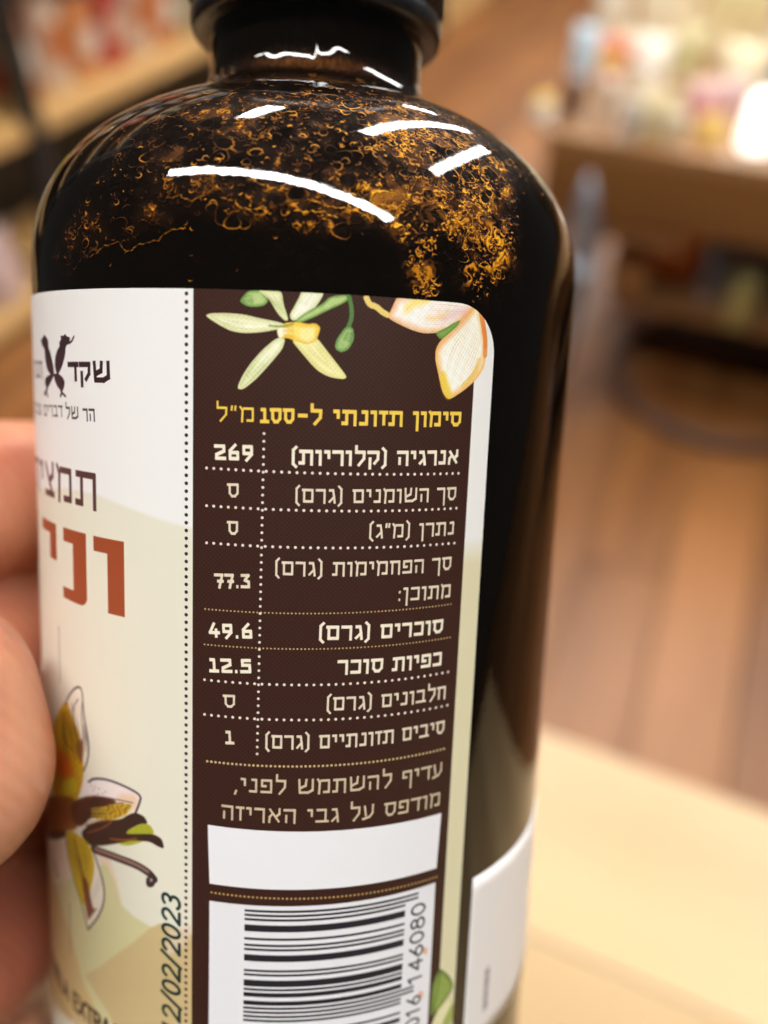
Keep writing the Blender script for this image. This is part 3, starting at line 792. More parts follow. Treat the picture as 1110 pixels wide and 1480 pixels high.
    # bubbles: dark inside, amber rim, mostly a crescent with its lit edge painted in
    def bubbles(n, xr, yr, rmin, rmax, power, amt):
        for _ in range(n):
            x = random.uniform(*xr); y = random.uniform(*yr)
            if random.random() > Mat(x, y) * 1.25 + .01: continue
            rad = rmin + (rmax - rmin) * random.random()**power
            if rad > .45: cv.line((x, y), (x + 1e-4, y), rad * 1.7, (4, 90, 0), alpha=.8, round_=True, soft=3)
            if random.random() < .35 and rad < .5:
                a0 = random.uniform(0, 360); a1 = a0 + random.uniform(50, 150)
            else:
                c = random.gauss(-90 if random.random() < .6 else 70, 35); sp = random.uniform(50, 150) if rad < .3 else random.uniform(90, 178); a0, a1 = c - sp, c + sp
            ring(x, y, rad, a0, a1, random.uniform(.05, .15), random.uniform(.35, 1) * amt * AMP(x, y))
    xr = (-1.75 * MM, 1.75 * MM)
    bubbles(2000, xr, (-.12 * MM, .97 * MM), .10, .42, 1.4, 1.0)
    bubbles(520, xr, (.0, .9 * MM), .40, 1.0, 1.8, .9)
    bubbles(500, (-.3 * MM, 1.2 * MM), (.25 * MM, 1.0 * MM), .12, .5, 1.5, 1.0)
    # amber droplets and blobs
    for _ in range(900):
        x = random.uniform(*xr); y = random.uniform(-.05 * MM, 1.0 * MM)
        if random.random() > Mat(x, y) * 1.1: continue
        L = random.uniform(.02, .5); a = random.gauss(.3, .9); w = random.uniform(.05, .16)
        cv.line((x, y), (x + L * math.cos(a), y + L * math.sin(a)), w, np.array([random.uniform(90, 255) * AMP(x, y), 215., 255.]), alpha=.8, round_=True, soft=1.6, w2=w * .4)
    # long wandering threads where the film has drained
    def thread(pts, w, amt=.7, jit=.18):
        q = [hit(*p) for p in pts]; q = [np.array((a[0] * MM, a[1] * MM)) for a in q if a is not None]
        out = []
        for i in range(len(q) - 1):
            for t in np.linspace(0, 1, 7)[:-1]: out.append(q[i] * (1 - t) + q[i + 1] * t + np.random.default_rng(len(out)).normal(size=2) * jit * .3)
        if w > .22:
            for c_ in out:
                for _ in range(int(2 + w * 5)):
                    x_, y_ = c_ + np.array([random.gauss(0, w * 1.1), random.gauss(0, w * 1.1)])
                    if random.random() < .4: ring(x_, y_, random.uniform(.10, .38), random.uniform(0, 360), random.uniform(0, 360) + 120, random.uniform(.06, .14), amt)
                    else:
                        a_ = random.gauss(.2, 1.0); L_ = random.uniform(.03, .35)
                        cv.line((x_, y_), (x_ + L_ * math.cos(a_), y_ + L_ * math.sin(a_)), random.uniform(.05, .2), np.array([255 * amt * random.uniform(.25, 1), random.uniform(150, 235), 255.]), alpha=.75, round_=True, soft=2.2)
            return
        cv.sm = 2; out = cv.soften(out, False); cv.sm = 0
        for i in range(len(out) - 1):
            ww = w * (.75 + .5 * math.sin(i * .7) * math.sin(i * .23))
            cv.line(out[i], out[i + 1], ww, np.array([255 * amt * random.uniform(.5, 1), 225., 255.]), alpha=.9, round_=True, soft=1.6)
    AMP_T = 1
    thread([(180, 363), (200, 352), (225, 350), (243, 335), (262, 332), (270, 330)], .09, .8)
    thread([(130, 372), (150, 360), (172, 352), (183, 362)], .09, .7)
    thread([(238, 286), (260, 283), (272, 288), (300, 282)], .08, .8)
    thread([(320, 286), (340, 290), (346, 300), (330, 308), (322, 302)], .08, .8)
    thread([(340, 292), (352, 302), (380, 303), (392, 312)], .09, .9)
    thread([(365, 262), (385, 270), (400, 271), (410, 278)], .1, .9)
    thread([(425, 303), (450, 306), (470, 308), (490, 316)], .12, 1.0)
    thread([(455, 290), (480, 300), (500, 300), (520, 308), (545, 325)], .12, .9)
    thread([(560, 300), (575, 299), (595, 303)], .25, .7)
    thread([(535, 215), (556, 208), (575, 205), (600, 192), (640, 196), (668, 206), (676, 220)], .42, 1.0, .3)
    thread([(590, 196), (598, 208), (585, 218), (570, 222)], .3, 1.0)
    thread([(655, 232), (690, 240), (705, 262), (690, 270), (680, 285), (665, 275)], .4, .9, .4)
    thread([(625, 330), (615, 352), (604, 365), (600, 378), (612, 392), (618, 405), (612, 418), (608, 428)], .5, .8, .35)
    thread([(640, 290), (634, 270), (610, 262)], .3, .8, .3)
    thread([(655, 310), (650, 322), (658, 335), (652, 338)], .45, .8, .3)
    thread([(670, 305), (672, 325), (686, 338), (700, 350), (712, 360)], .6, .75, .5)
    thread([(728, 345), (725, 362), (712, 375), (722, 385), (700, 395), (686, 402)], .7, .8, .6)
    # mottled amber sludge low on the right
    q = hit(705, 370)
    X = (np.arange(W) / R2 + FX0)[None]; Y = (np.arange(H) / R2 + FY0)[:, None]
    for (px, py, sr, am) in ((712, 360, 2.4, 1.0), (680, 325, 2.0, .7), (625, 300, 2.2, .45), (690, 392, 1.8, .8), (610, 395, 1.3, .7), (640, 205, 2.6, .5)):
        h_ = hit(px, py)
        if h_ is None: continue
        g = np.exp(-(((X - h_[0] * MM) / sr)**2 + ((Y - h_[1] * MM) / sr)**2))
        v = np.clip((vn((Xm + wx) * 1.0, (Ym + wy) * 1.0, 51) * .6 + vn((Xm + wx) * 3, (Ym + wy) * 3, 52) * .45 - .50) * 3.6, 0, 1) * np.clip(g * 1.5, 0, 1) * am * .85
        cv.a[..., 0] = np.maximum(cv.a[..., 0], v.astype(np.float32)); cv.a[..., 1] = np.maximum(cv.a[..., 1], (.5 + .4 * v).astype(np.float32))
    # brown haze high on the shoulder and in the neck
    g = np.exp(-((Y - .985 * MM) / 1.2)**2) * np.exp(-((X + .02 * MM) / 22)**2)
    v = (g * (.25 + .5 * fine)).astype(np.float32); cv.a[..., 0] = np.maximum(cv.a[..., 0], v * .62)
    return cv.image('film_map', 'Non-Color')

# ------------------------------------------------------------------ materials
lab_img = paint_label()
film_img = paint_film()

def image_mat(name, img, rough=.45):
    mt = principled(name, (1, 1, 1, 1), rough)
    nt = mt.node_tree; N = nt.nodes; L = nt.links
    t = N.new('ShaderNodeTexImage'); t.image = img; t.extension = 'EXTEND'; t.interpolation = 'Linear'
    L.new(t.outputs['Color'], N['Principled BSDF'].inputs['Base Color'])
    return mt

M_label = image_mat('label_paper', lab_img, .42)
M_label.node_tree.nodes['Principled BSDF'].inputs['Specular IOR Level'].default_value = .35

def glass_material():
    mt = principled('amber_glass', (.004, .003, .002, 1), .5)
    nt = mt.node_tree; N = nt.nodes; L = nt.links; b = N['Principled BSDF']
    b.inputs['Coat Weight'].default_value = 1.0; b.inputs['Coat Roughness'].default_value = .015; b.inputs['Coat IOR'].default_value = 1.52
    t = N.new('ShaderNodeTexImage'); t.image = film_img; t.extension = 'EXTEND'
    sp = N.new('ShaderNodeSeparateColor'); L.new(t.outputs['Color'], sp.inputs[0])
    r = N.new('ShaderNodeValToRGB'); e = r.color_ramp.elements
    e[0].position = 0; e[0].color = (.003, .0022, .0016, 1)
    e[1].position = 1; e[1].color = (1.0, .50, .012, 1)
    for p_, c_ in ((.15, (.012, .004, .0012, 1)), (.35, (.10, .030, .002, 1)), (.62, (.56, .20, .004, 1))):
        x = e.new(p_); x.color = c_
    L.new(sp.outputs[0], r.inputs[0])
    L.new(r.outputs[0], b.inputs['Base Color'])
    sm_ = N.new('ShaderNodeMath'); sm_.operation = 'MULTIPLY'; sm_.inputs[1].default_value = .22; L.new(sp.outputs[0], sm_.inputs[0]); L.new(sm_.outputs[0], b.inputs['Specular IOR Level'])
    bp = N.new('ShaderNodeBump'); bp.inputs['Strength'].default_value = 1.0; bp.inputs['Distance'].default_value = .0008
    L.new(sp.outputs[1], bp.inputs['Height']); L.new(bp.outputs[0], b.inputs['Normal'])
    # a trace of waviness in the blown glass
    tc = N.new('ShaderNodeTexCoord'); nz = N.new('ShaderNodeTexNoise'); nz.inputs['Scale'].default_value = 90; nz.inputs['Detail'].default_value = 2
    L.new(tc.outputs['Object'], nz.inputs['Vector'])
    b2 = N.new('ShaderNodeBump'); b2.inputs['Strength'].default_value = .06; b2.inputs['Distance'].default_value = .0006
    nf = N.new('ShaderNodeTexNoise'); nf.inputs['Scale'].default_value = 1300; nf.inputs['Detail'].default_value = 1
    L.new(tc.outputs['Object'], nf.inputs['Vector'])
    b3 = N.new('ShaderNodeBump'); b3.inputs['Strength'].default_value = .10; b3.inputs['Distance'].default_value = .00006
    L.new(nz.outputs['Fac'], b2.inputs['Height']); L.new(nf.outputs['Fac'], b3.inputs['Height']); L.new(b2.outputs[0], b3.inputs['Normal']); L.new(b3.outputs[0], b.inputs['Coat Normal'])
    return mt
M_glass = glass_material()

# ------------------------------------------------------------------ ceiling lamps (their reflections lie on the shoulder)
M_tube = bpy.data.materials.new('lamp_tube_glow'); M_tube.use_nodes = True
nt = M_tube.node_tree; nt.nodes.clear()
em = nt.nodes.new('ShaderNodeEmission'); em.inputs[0].default_value = (1.0, .975, .935, 1); em.inputs[1].default_value = LAMP_POWER
ou = nt.nodes.new('ShaderNodeOutputMaterial'); nt.links.new(em.outputs[0], ou.inputs[0])
M_housing = principled('lamp_housing_enamel', (.6, .6, .6, 1), .4)

def ceiling_lamp(p, q, w, label, h=2.9):
    p, q = np.array(p, float), np.array(q, float)
    c = (p + q) / 2; L = np.linalg.norm(q - p); a = math.atan2(q[1] - p[1], q[0] - p[0])
    r = empty('ceiling_lamp', (c[0], c[1], h), a)
    tag(r, label, 'lamp', 'strip lamps on the ceiling')
    link('lamp_tube', box_mesh('lamp_tube', (L, w, .03), (0, 0, .015), .01), M_tube, r)
    link('lamp_housing', box_mesh('lamp_housing', (L + .06, w + .05, .05), (0, 0, .058), .008), M_housing, r)
    return r
ceiling_lamp((-1.37, .36), (1.07, -.62), .14, 'long strip lamp above the counter, crossing over the bottle')
ceiling_lamp((1.22, .75), (2.8, 5.4), .15, 'strip lamp over the display table, farthest to the right')
ceiling_lamp((.41, 1.17), (2.75, 8.1), .13, 'strip lamp over the aisle floor between shelf and table')
ceiling_lamp((-.55, 1.5), (-.24, 2.45), .17, 'short strip lamp beside the shelving unit')
ceiling_lamp((.74, 5.58), (1.9, 8.9), .12, 'strip lamp at the far end of the aisle')

# ------------------------------------------------------------------ the bottle
bottle = bpy.data.objects.new('glass_bottle', None); C.objects.link(bottle)
tag(bottle, 'dark amber glass bottle of vanilla extract in the hand, with brown nutrition table', 'bottle')
org = CAM + MB @ (np.array([0, DIST, 0]) * S)
bm4 = Matrix.Identity(4)
for i in range(3):
    for j in range(3): bm4[i][j] = MB[i, j]
    bm4[i][3] = org[i]
bottle.matrix_world = bm4

def bottle_body():
    segs = 420
    n = len(PROF); t = np.linspace(-np.pi, np.pi, segs + 1)
    wob = np.zeros(segs)
    rr_ = np.random.default_rng(5)
    for k in range(3, 40): wob += rr_.normal() / k**.6 * np.cos(k * t[:-1] + rr_.random() * 6)
    wob2 = np.zeros(segs)
    for k in range(3, 40): wob2 += rr_.normal() / k**.6 * np.cos(k * t[:-1] + rr_.random() * 6)
    verts = []
    for r, z in PROF:
        f = min(max((z - .98) / .06, 0), 1)
        for j, a in enumerate(t[:-1]):
            q_ = wob[j] * math.cos(z * 40) + wob2[j] * math.sin(z * 40)
            ridge = .0035 * math.exp(-((a + .02) / .02)**2) + .0035 * math.exp(-((abs(a) - math.pi) / .02)**2)
            rr = r + f * (.0012 * q_ + ridge)
            verts.append((rr * S * math.sin(a), -rr * S * math.cos(a), z * S))
    faces = []; uvs = []
    for i in range(n - 1):
        for j in range(segs):
            k = (j + 1) % segs
            faces.append((i * segs + j, i * segs + k, (i + 1) * segs + k, (i + 1) * segs + j))
            for jj, ii in ((j, i), (j + 1, i), (j + 1, i + 1), (j, i + 1)):
                uvs.append(((t[jj] * MM - FX0) / (FX1 - FX0), ((_sl[ii] - S0) * MM - FY0) / (FY1 - FY0)))
    me = mesh('glass_body', verts, faces, True)
    ul = me.uv_layers.new(name='film')
    ul.data.foreach_set('uv', np.array(uvs, np.float32).ravel())
    return me
link('glass_body', bottle_body(), M_glass, bottle)

def wrap_sheet(name, th0, th1, ztop_f, zbot_f, r_out, uvf, cols=160, rows=40):
    """a sheet lying on the glass; ztop_f, zbot_f give the upper and lower edge by angle"""
    ths = th0 + (th1 - th0) * (1 - (1 - np.linspace(0, 1, cols + 1))**1.0)
    verts, uv = [], []
    for a in ths:
        zt, zb = ztop_f(a), zbot_f(a)
        for k in range(rows + 1):
            z = zt + (zb - zt) * k / rows
            verts.append((r_out * S * math.sin(a), -r_out * S * math.cos(a), z * S)); uv.append(uvf(a, z))
    nb = len(verts); R1 = rows + 1
    faces = []
    for i in range(cols):
        for k in range(rows):
            faces.append((i * R1 + k, i * R1 + k + 1, (i + 1) * R1 + k + 1, (i + 1) * R1 + k))
    # rim down to the glass
    rim = [i * R1 for i in range(cols + 1)] + [cols * R1 + k for k in range(1, R1)] + [i * R1 + rows for i in range(cols - 1, -1, -1)] + [k for k in range(rows - 1, 0, -1)]
    inner = {}
    for v in rim:
        x, y, z = verts[v]; f = 0.9995 / r_out
        inner[v] = len(verts); verts.append((x * f, y * f, z)); uv.append(uv[v])
    for i in range(len(rim)):
        a_, b_ = rim[i], rim[(i + 1) % len(rim)]
        faces.append((a_, b_, inner[b_], inner[a_]))
    me = mesh(name, verts, faces, True)
    ul = me.uv_layers.new(name='print')
    lv = np.empty(len(me.loops), np.int32); me.loops.foreach_get('vertex_index', lv)
    ul.data.foreach_set('uv', np.array(uv, np.float32)[lv].ravel())
    return me

RC = .145
def label_top(a):
    d = (TH_R - a)
    if d < RC: return ZTOP - RC + math.sqrt(max(RC * RC - (RC - d)**2, 0))
    return ZTOP
def label_cols():
    return None
TH_L = math.radians(-190)
me = None
def build_label():
    # finer columns at the rounded corner
    th_a = list(np.linspace(TH_L, TH_R - RC, 150)) + [TH_R - RC * (1 - math.sin(t)) for t in np.linspace(0.04, math.pi / 2, 24)]
    f = lambda t: th_a[int(round(t * (len(th_a) - 1)))]
    cols = len(th_a) - 1
    global _ths; _ths = np.array(th_a)
    verts, uv, faces = [], [], []
    rows = 50; R1 = rows + 1; ro = 1.004
    for a in th_a:
        zt = label_top(a); zb = -2.72
        for k in range(R1):
            z = zt + (zb - zt) * k / rows
            verts.append((ro * S * math.sin(a), -ro * S * math.cos(a), z * S))
            uv.append(((a * MM - LX0) / (LX1 - LX0), (z * MM - LY0) / (LY1 - LY0)))
    for i in range(cols):
        for k in range(rows):
            faces.append((i * R1 + k, i * R1 + k + 1, (i + 1) * R1 + k + 1, (i + 1) * R1 + k))
    rim = [i * R1 for i in range(cols + 1)] + [cols * R1 + k for k in range(1, R1)] + [i * R1 + rows for i in range(cols - 1, -1, -1)] + [k for k in range(rows - 1, 0, -1)]
    inner = {}
    base = len(verts)
    for v in rim:
        x, y, z = verts[v]; g = .9995 / ro
        inner[v] = (len(verts), len(verts) + 1)
        verts.append((x, y, z)); verts.append((x * g, y * g, z)); uv.append(uv[v]); uv.append(uv[v])
    for i in range(len(rim)):
        a_, b_ = rim[i], rim[(i + 1) % len(rim)]
        faces.append((inner[a_][0], inner[b_][0], inner[b_][1], inner[a_][1]))
    me = mesh('printed_label', verts, faces, True)
    ul = me.uv_layers.new(name='print')
    lv = np.empty(len(me.loops), np.int32); me.loops.foreach_get('vertex_index', lv)
    ul.data.foreach_set('uv', np.array(uv, np.float32)[lv].ravel())
    return me
lab = link('printed_label', build_label(), M_label, bottle)
lab['label'] = 'white label with brown nutrition table, orchid and bar code'

# small white sticker on the bare glass to the right
SA, SZ = unproj(683.5, 1270)
s_bot = unproj(711, 1480)[1]
SX0, SX1 = SA * MM, (SA + 1.45) * MM
SY0, SY1 = (s_bot - .02) * MM, SZ * MM
def paint_sticker():
    cv = Canvas(SX0, SX1, SY0, SY1, 24, (232, 228, 226))
    a, b = U(697, 1462), U(706, 1393)
    cx = (a[0] + b[0]) / 2
    y0, y1 = a[1], b[1]
    g = (150, 138, 146)
    cv.poly([(cx - .45, y0), (cx + .45, y0), (cx + .5, y1 - .5), (cx, y1), (cx - .5, y1 - .4)], g, .45, soft=8)
    text(cv, '20082', (cx + .32, y0 + .2), (cx + .32, y1 - .3), .66, (96, 88, 98), .18, font=SANS, rtl=False, rnd=True, thin=1)
    return cv.image('sticker_print')
M_stick = image_mat('sticker_paper', paint_sticker(), .5)
stk = wrap_sheet('price_sticker', SA, SA + 1.4, lambda a: SZ, lambda a: s_bot if a > SA + .1 else s_bot, 1.0035,
                 lambda a, z: ((a * MM - SX0) / (SX1 - SX0), (z * MM - SY0) / (SY1 - SY0)), 60, 12)
so = link('sticker', stk, M_stick, bottle); so['label'] = 'small white sticker on the glass'

# cap
M_cap = noisy('cap_plastic', (.012, .012, .013, 1), (.02, .02, .021, 1), 400, .28, .05)
def cap_mesh():
    segs = 240; prof = [(.385, 1.175), (.425, 1.165), (.452, 1.185), (.458, 1.21), (.458, 1.24), (.440, 1.255), (.440, 1.272), (.458, 1.29), (.458, 2.0), (.44, 2.06), (.38, 2.08), (0.001, 2.08)]
    verts, faces = [], []
    for i, (r, z) in enumerate(prof):
        for j in range(segs):
            a = 2 * math.pi * j / segs
            rr = r + (.008 if (7 <= i <= 8 and j % 4 < 2) else 0)
            verts.append((rr * S * math.sin(a), -rr * S * math.cos(a), z * S))
    for i in range(len(prof) - 1):
        for j in range(segs):
            k = (j + 1) % segs
            faces.append((i * segs + j, i * segs + k, (i + 1) * segs + k, (i + 1) * segs + j))
    return mesh('cap', verts, faces, True)
link('cap', cap_mesh(), M_cap, bottle)

# ------------------------------------------------------------------ the hand
def hand():
    bm = bmesh.new()
    def ball(c, r, sc=(1, 1, 1)):
        g = bmesh.ops.create_icosphere(bm, subdivisions=3, radius=1.0)
        for v in g['verts']:
            v.co = Vector((c[0] + v.co.x * r * sc[0], c[1] + v.co.y * r * sc[1], c[2] + v.co.z * r * sc[2]))
    def bone(a, b, r0, r1):
        a, b = np.array(a, float), np.array(b, float); L = np.linalg.norm(b - a)
        n = max(int(L / (min(r0, r1) * .22)), 2)
        for i in range(n + 1):
            t = i / n; ball(a + (b - a) * t, r0 + (r1 - r0) * t)
    def chain(pts, rads):
        for i in range(len(pts) - 1): bone(pts[i], pts[i + 1], rads[i], rads[i + 1])
    def cyl(ang, rad, z):
        a = math.radians(ang); return (rad * math.sin(a), -rad * math.cos(a), z)
    # palm to the left of the bottle, fingers round the back, thumb across the front
    palm = [(-2.35, .35, -.55), (-2.45, .35, -1.25), (-2.5, .3, -1.95), (-2.5, .2, -2.65)]
    for i in range(3): bone(palm[i], palm[i + 1], .42, .45)
    wrist = (-3.7, -.2, -2.9)
    for p in palm: bone(p, wrist, .42, .62)
    bone(wrist, (-6.2, -1.4, -3.6), .78, 1.05); bone((-3.5, .15, -2.3), (-6.2, -.9, -3.3), .7, .95)
    bone((-1.50, .1, -3.06), wrist, .42, .6)
    specs = [(-.60, .32, [-88, -125, -160, -185]), (-1.27, .34, [-88, -128, -166, -195]), (-1.98, .31, [-104, -132, -164, -190]), (-2.62, .31, [-86, -122, -152, -174])]
    for (z, r, angs), p in zip(specs, palm):
        pts = [p] + [cyl(angs[0], 1.50, z)] + [cyl(a_, 1.0 + r * 1.02, z - .02 * k) for k, a_ in enumerate(angs[1:], 1)]
        mid = cyl((angs[0] + angs[1]) / 2, 1.0 + r * 1.12, z)
        pts = pts[:2] + [mid] + pts[2:]
        chain(pts, [.40, r * 1.12, r * 1.04, r, r * .94, r * .82])
    # thumb
    tip = at_depth(-150, 1068, 2.56); ip = at_depth(-400, 1120, 2.72); mcp = at_depth(-760, 1290, 3.1); cmc = (-2.6, -.3, -2.2)
    tipa = at_depth(-122, 1022, 2.57); tipb = at_depth(-106, 1112, 2.57)
    chain([cmc, mcp, ip, tip], [.66, .50, .43, .41])
    chain([tip, tipa, tipb, tip], [.40, .37, .385, .40])
    me = bpy.data.meshes.new('hand'); bm.to_mesh(me); bm.free()
    for v in me.vertices: v.co = v.co * S
    return me, tip, ip
hm, thumb_tip, thumb_ip = hand()
hand_o = link('hand', hm, None)
hand_o.matrix_world = bm4
rm = hand_o.modifiers.new('skin_join', 'REMESH'); rm.mode = 'VOXEL'; rm.voxel_size = .0011; rm.use_smooth_shade = True
sm = hand_o.modifiers.new('skin_smooth', 'SMOOTH'); sm.factor = .6; sm.iterations = 14
dg = bpy.context.evaluated_depsgraph_get()
ev = bpy.data.meshes.new_from_object(hand_o.evaluated_get(dg))
ev.name = 'hand'
hand_o.modifiers.clear(); hand_o.data = ev
ev.polygons.foreach_set('use_smooth', [True] * len(ev.polygons))

def skin_mat():
    mt = noisy('skin', (.50, .17, .10, 1), (.70, .32, .19, 1), 60, .40, 0)
    nt = mt.node_tree; N = nt.nodes; L = nt.links; b = N['Principled BSDF']
    b.inputs['Subsurface Weight'].default_value = .35
    b.inputs['Subsurface Radius'].default_value = (1.0, .35, .2)
    b.inputs['Subsurface Scale'].default_value = .006
    tc = N.new('ShaderNodeTexCoord'); w = N.new('ShaderNodeTexWave'); w.inputs['Scale'].default_value = 260; w.inputs['Distortion'].default_value = 3.5; w.inputs['Detail'].default_value = 1; w.inputs['Detail Scale'].default_value = .4
    w.bands_direction = 'DIAGONAL'
    L.new(tc.outputs['Object'], w.inputs['Vector'])
    bp = N.new('ShaderNodeBump'); bp.inputs['Strength'].default_value = .22; bp.inputs['Distance'].default_value = .0004
    L.new(w.outputs['Fac'], bp.inputs['Height']); L.new(bp.outputs[0], b.inputs['Normal'])
    return mt
M_skin = skin_mat(); ev.materials.clear(); ev.materials.append(M_skin)
tag(hand_o, 'left hand gripping the bottle, thumb pressed on the white part of the label', 'hand')
# thumb nail
M_nail = noisy('nail', (.72, .42, .34, 1), (.78, .50, .42, 1), 200, .25)
def nail_mesh():
    d = np.array(thumb_tip) - np.array(thumb_ip); d /= np.linalg.norm(d)
    n = np.array([-.25, -.95, .15]); n -= d * (n @ d); n /= np.linalg.norm(n); s_ = np.cross(d, n)
    verts, faces = [], []
    nu, nv = 12, 14
    for i in range(nu + 1):
        for j in range(nv + 1):
            u_ = -1 + 2 * i / nu; v_ = j / nv
            ang = u_ * .85 * (1 - .25 * max(v_ - .75, 0) * 4 * abs(u_)); L_ = (.58 - .12 * u_ * u_) * v_
            p = np.array(thumb_tip) + d * (-.30 + L_) + (n * math.cos(ang) + s_ * math.sin(ang)) * .392
            verts.append(p * S)
    for i in range(nu):
        for j in range(nv):
            faces.append((i * (nv + 1) + j, i * (nv + 1) + j + 1, (i + 1) * (nv + 1) + j + 1, (i + 1) * (nv + 1) + j))
    me = mesh('thumb_nail', verts, faces, True)
    return me

# ------------------------------------------------------------------ the shop
ROT = math.radians(-21.7)                    # shop grid: y runs down the aisle
ex = np.array([math.cos(ROT), math.sin(ROT), 0]); ey = np.array([-math.sin(ROT), math.cos(ROT), 0])
def G(x, y, z=0.0): return ex * x + ey * y + np.array([0, 0, z])
def grid(p): p = np.array(p, float); return float(p @ ex), float(p @ ey)

# floor of planks
M_sub = principled('floor_gap_dark', (.05, .03, .02, 1), .8)
floor = empty('floor', (0, 0, 0), ROT); tag(floor, kind='structure')
link('subfloor', box_mesh('subfloor', (9.0, 12.5, .02), (.2, 5.2, -.034)), M_sub, floor)
M_plank = wood('plank_wood', s2l((114, 69, 33)), s2l((158, 104, 56)), 7, .45, 'Y', .16)
pw, pl_ = .19, 2.1
pm = box_mesh('plank', (pw - .004, pl_ - .004, .02), (0, 0, -.012), .0015, 1)
ix = 0
x = -3.0
while x < 4.4:
    off = (ix * .77) % pl_
    y = -.9 - off
    while y < 11:
        o = link('plank', pm, M_plank, floor); o.location = (x, y + pl_ / 2, 0); y += pl_
    x += pw; ix += 1

# pale counter at lower right
CZ = .95
e1, e2 = on_plane(780, 1060, CZ), on_plane(1110, 1165, CZ)
gy_edge = (grid(e1)[1] + grid(e2)[1]) / 2
counter = empty('counter_table', tuple(G(0.2, gy_edge - .4, 0)), ROT)
tag(counter, 'pale wooden counter with a plain top below the bottle', 'table')
M_ctop = wood('pale_wood', s2l((178, 146, 102)), s2l((212, 182, 138)), 5, .38, 'X')
nb = 6
for k in range(nb):
    w_ = .8 / nb
    o = link('board', box_mesh('board', (1.9, w_ - .0012, .035), (0, 0, 0), .002), M_ctop, counter)
    o.location = (0, -.4 + w_ * (k + .5), CZ - .0175)
for sx in (-1, 1):
    for sy in (-1, 1):
        link('leg', box_mesh('leg', (.07, .07, CZ - .036), (sx * .88, sy * .34, (CZ - .036) / 2), .004), M_ctop, counter)
link('apron', box_mesh('apron', (1.69, .025, .09), (0, .34, CZ - .082), .003), M_ctop, counter)

# display table, upper right
TZ = .75
t1, t2 = on_plane(786, 194, TZ), on_plane(1110, 240, TZ)
tgx, tgy = grid(t1); tgy = (tgy + grid(t2)[1]) / 2
TW, TD = 1.9, 1.1
table = empty('display_table', tuple(G(tgx, tgy, 0)), ROT)
tag(table, 'dark brown wooden display table with goods on it and a low shelf below', 'table')
M_dark = wood('brown_wood', s2l((92, 58, 30)), s2l((136, 94, 48)), 5, .4, 'X')
M_mid = wood('tan_wood', s2l((128, 90, 54)), s2l((160, 120, 78)), 5, .4, 'X')
for k in range(6):
    o = link('board', box_mesh('board', (TW, TD / 6 - .003, .03), (0, 0, 0), .002), M_mid, table)
    o.location = (TW / 2, TD / 6 * (k + .5), TZ - .015)
link('apron', box_mesh('apron', (TW - .02, .03, .15), (TW / 2, .016, TZ - .106), .003), M_dark, table)
link('rail', box_mesh('rail', (.36, .04, .06), (.20, .045, TZ - .213), .003), M_mid, table)
M_steel = noisy('grey_steel', (.26, .29, .34, 1), (.36, .39, .44, 1), 30, .35, 0, Metallic=.6)
link('back_panel', box_mesh('back_panel', (TW - .3, .02, .56), (TW / 2 + .06, TD - .06, .36), .002), principled('dark_board', s2l((70, 44, 28)), .6), table)
link('side_panel', box_mesh('side_panel', (.02, TD - .4, .38), (.34, TD / 2 + .12, .50), .002), principled('brown_board', s2l((96, 56, 30)), .6), table)
for (lx, ly) in ((.12, .06), (TW - .16, .06), (.16, TD - .1), (TW - .16, TD - .1)):
    lg = link('leg', tube_mesh('leg', [(lx, ly, TZ - .03), (lx + .01, ly - .02, .55), (lx + .02, ly - .05, .30), (lx + .015, ly - .10, .0)], [.055, .05, .036, .026], 16), M_steel, table)
    link('leg_collar', lathe_mesh('leg_collar', [(.03, 0), (.05, .004), (.052, .09), (.03, .094)], 24), principled('pale_plastic', (.30, .32, .36, 1), .4), lg).location = (lx + .012, ly - .035, .36)
low = link('low_shelf', box_mesh('low_shelf', (TW - .34, TD - .2, .03), (TW / 2 + .06, TD / 2 + .02, .30), .003), M_mid, table)
link('plinth', box_mesh('plinth', (TW - .5, TD - .4, .16), (TW / 2 + .12, TD / 2 + .08, .203), .003), principled('black_panel', (.012, .010, .009, 1), .6), table)

# dark hoop lying on the floor in front of the table
hc = grid(on_plane(1035, 560, 0))
ring_pts = [(.27 * math.cos(t), .27 * math.sin(t), 0) for t in np.linspace(0, 2 * math.pi, 49)[:-1]]
def torus(name, R_, r_, n=64, m_=12):
    v, f = [], []
    for i in range(n):
        a = 2 * math.pi * i / n
        for j in range(m_):
            b_ = 2 * math.pi * j / m_
            v.append(((R_ + r_ * math.cos(b_)) * math.cos(a), (R_ + r_ * math.cos(b_)) * math.sin(a), r_ * math.sin(b_) + r_))
    for i in range(n):
        for j in range(m_):
            f.append((i * m_ + j, ((i + 1) % n) * m_ + j, ((i + 1) % n) * m_ + (j + 1) % m_, i * m_ + (j + 1) % m_))
    return mesh(name, v, f, True)
hoop = link('floor_hoop', torus('floor_hoop', .31, .02), principled('dull_rubber', (.09, .045, .03, 1), .6))
hoop.location = tuple(G(hc[0], hc[1], .0)); tag(hoop, 'dark round hoop lying on the plank floor in front of the display table', 'hoop')

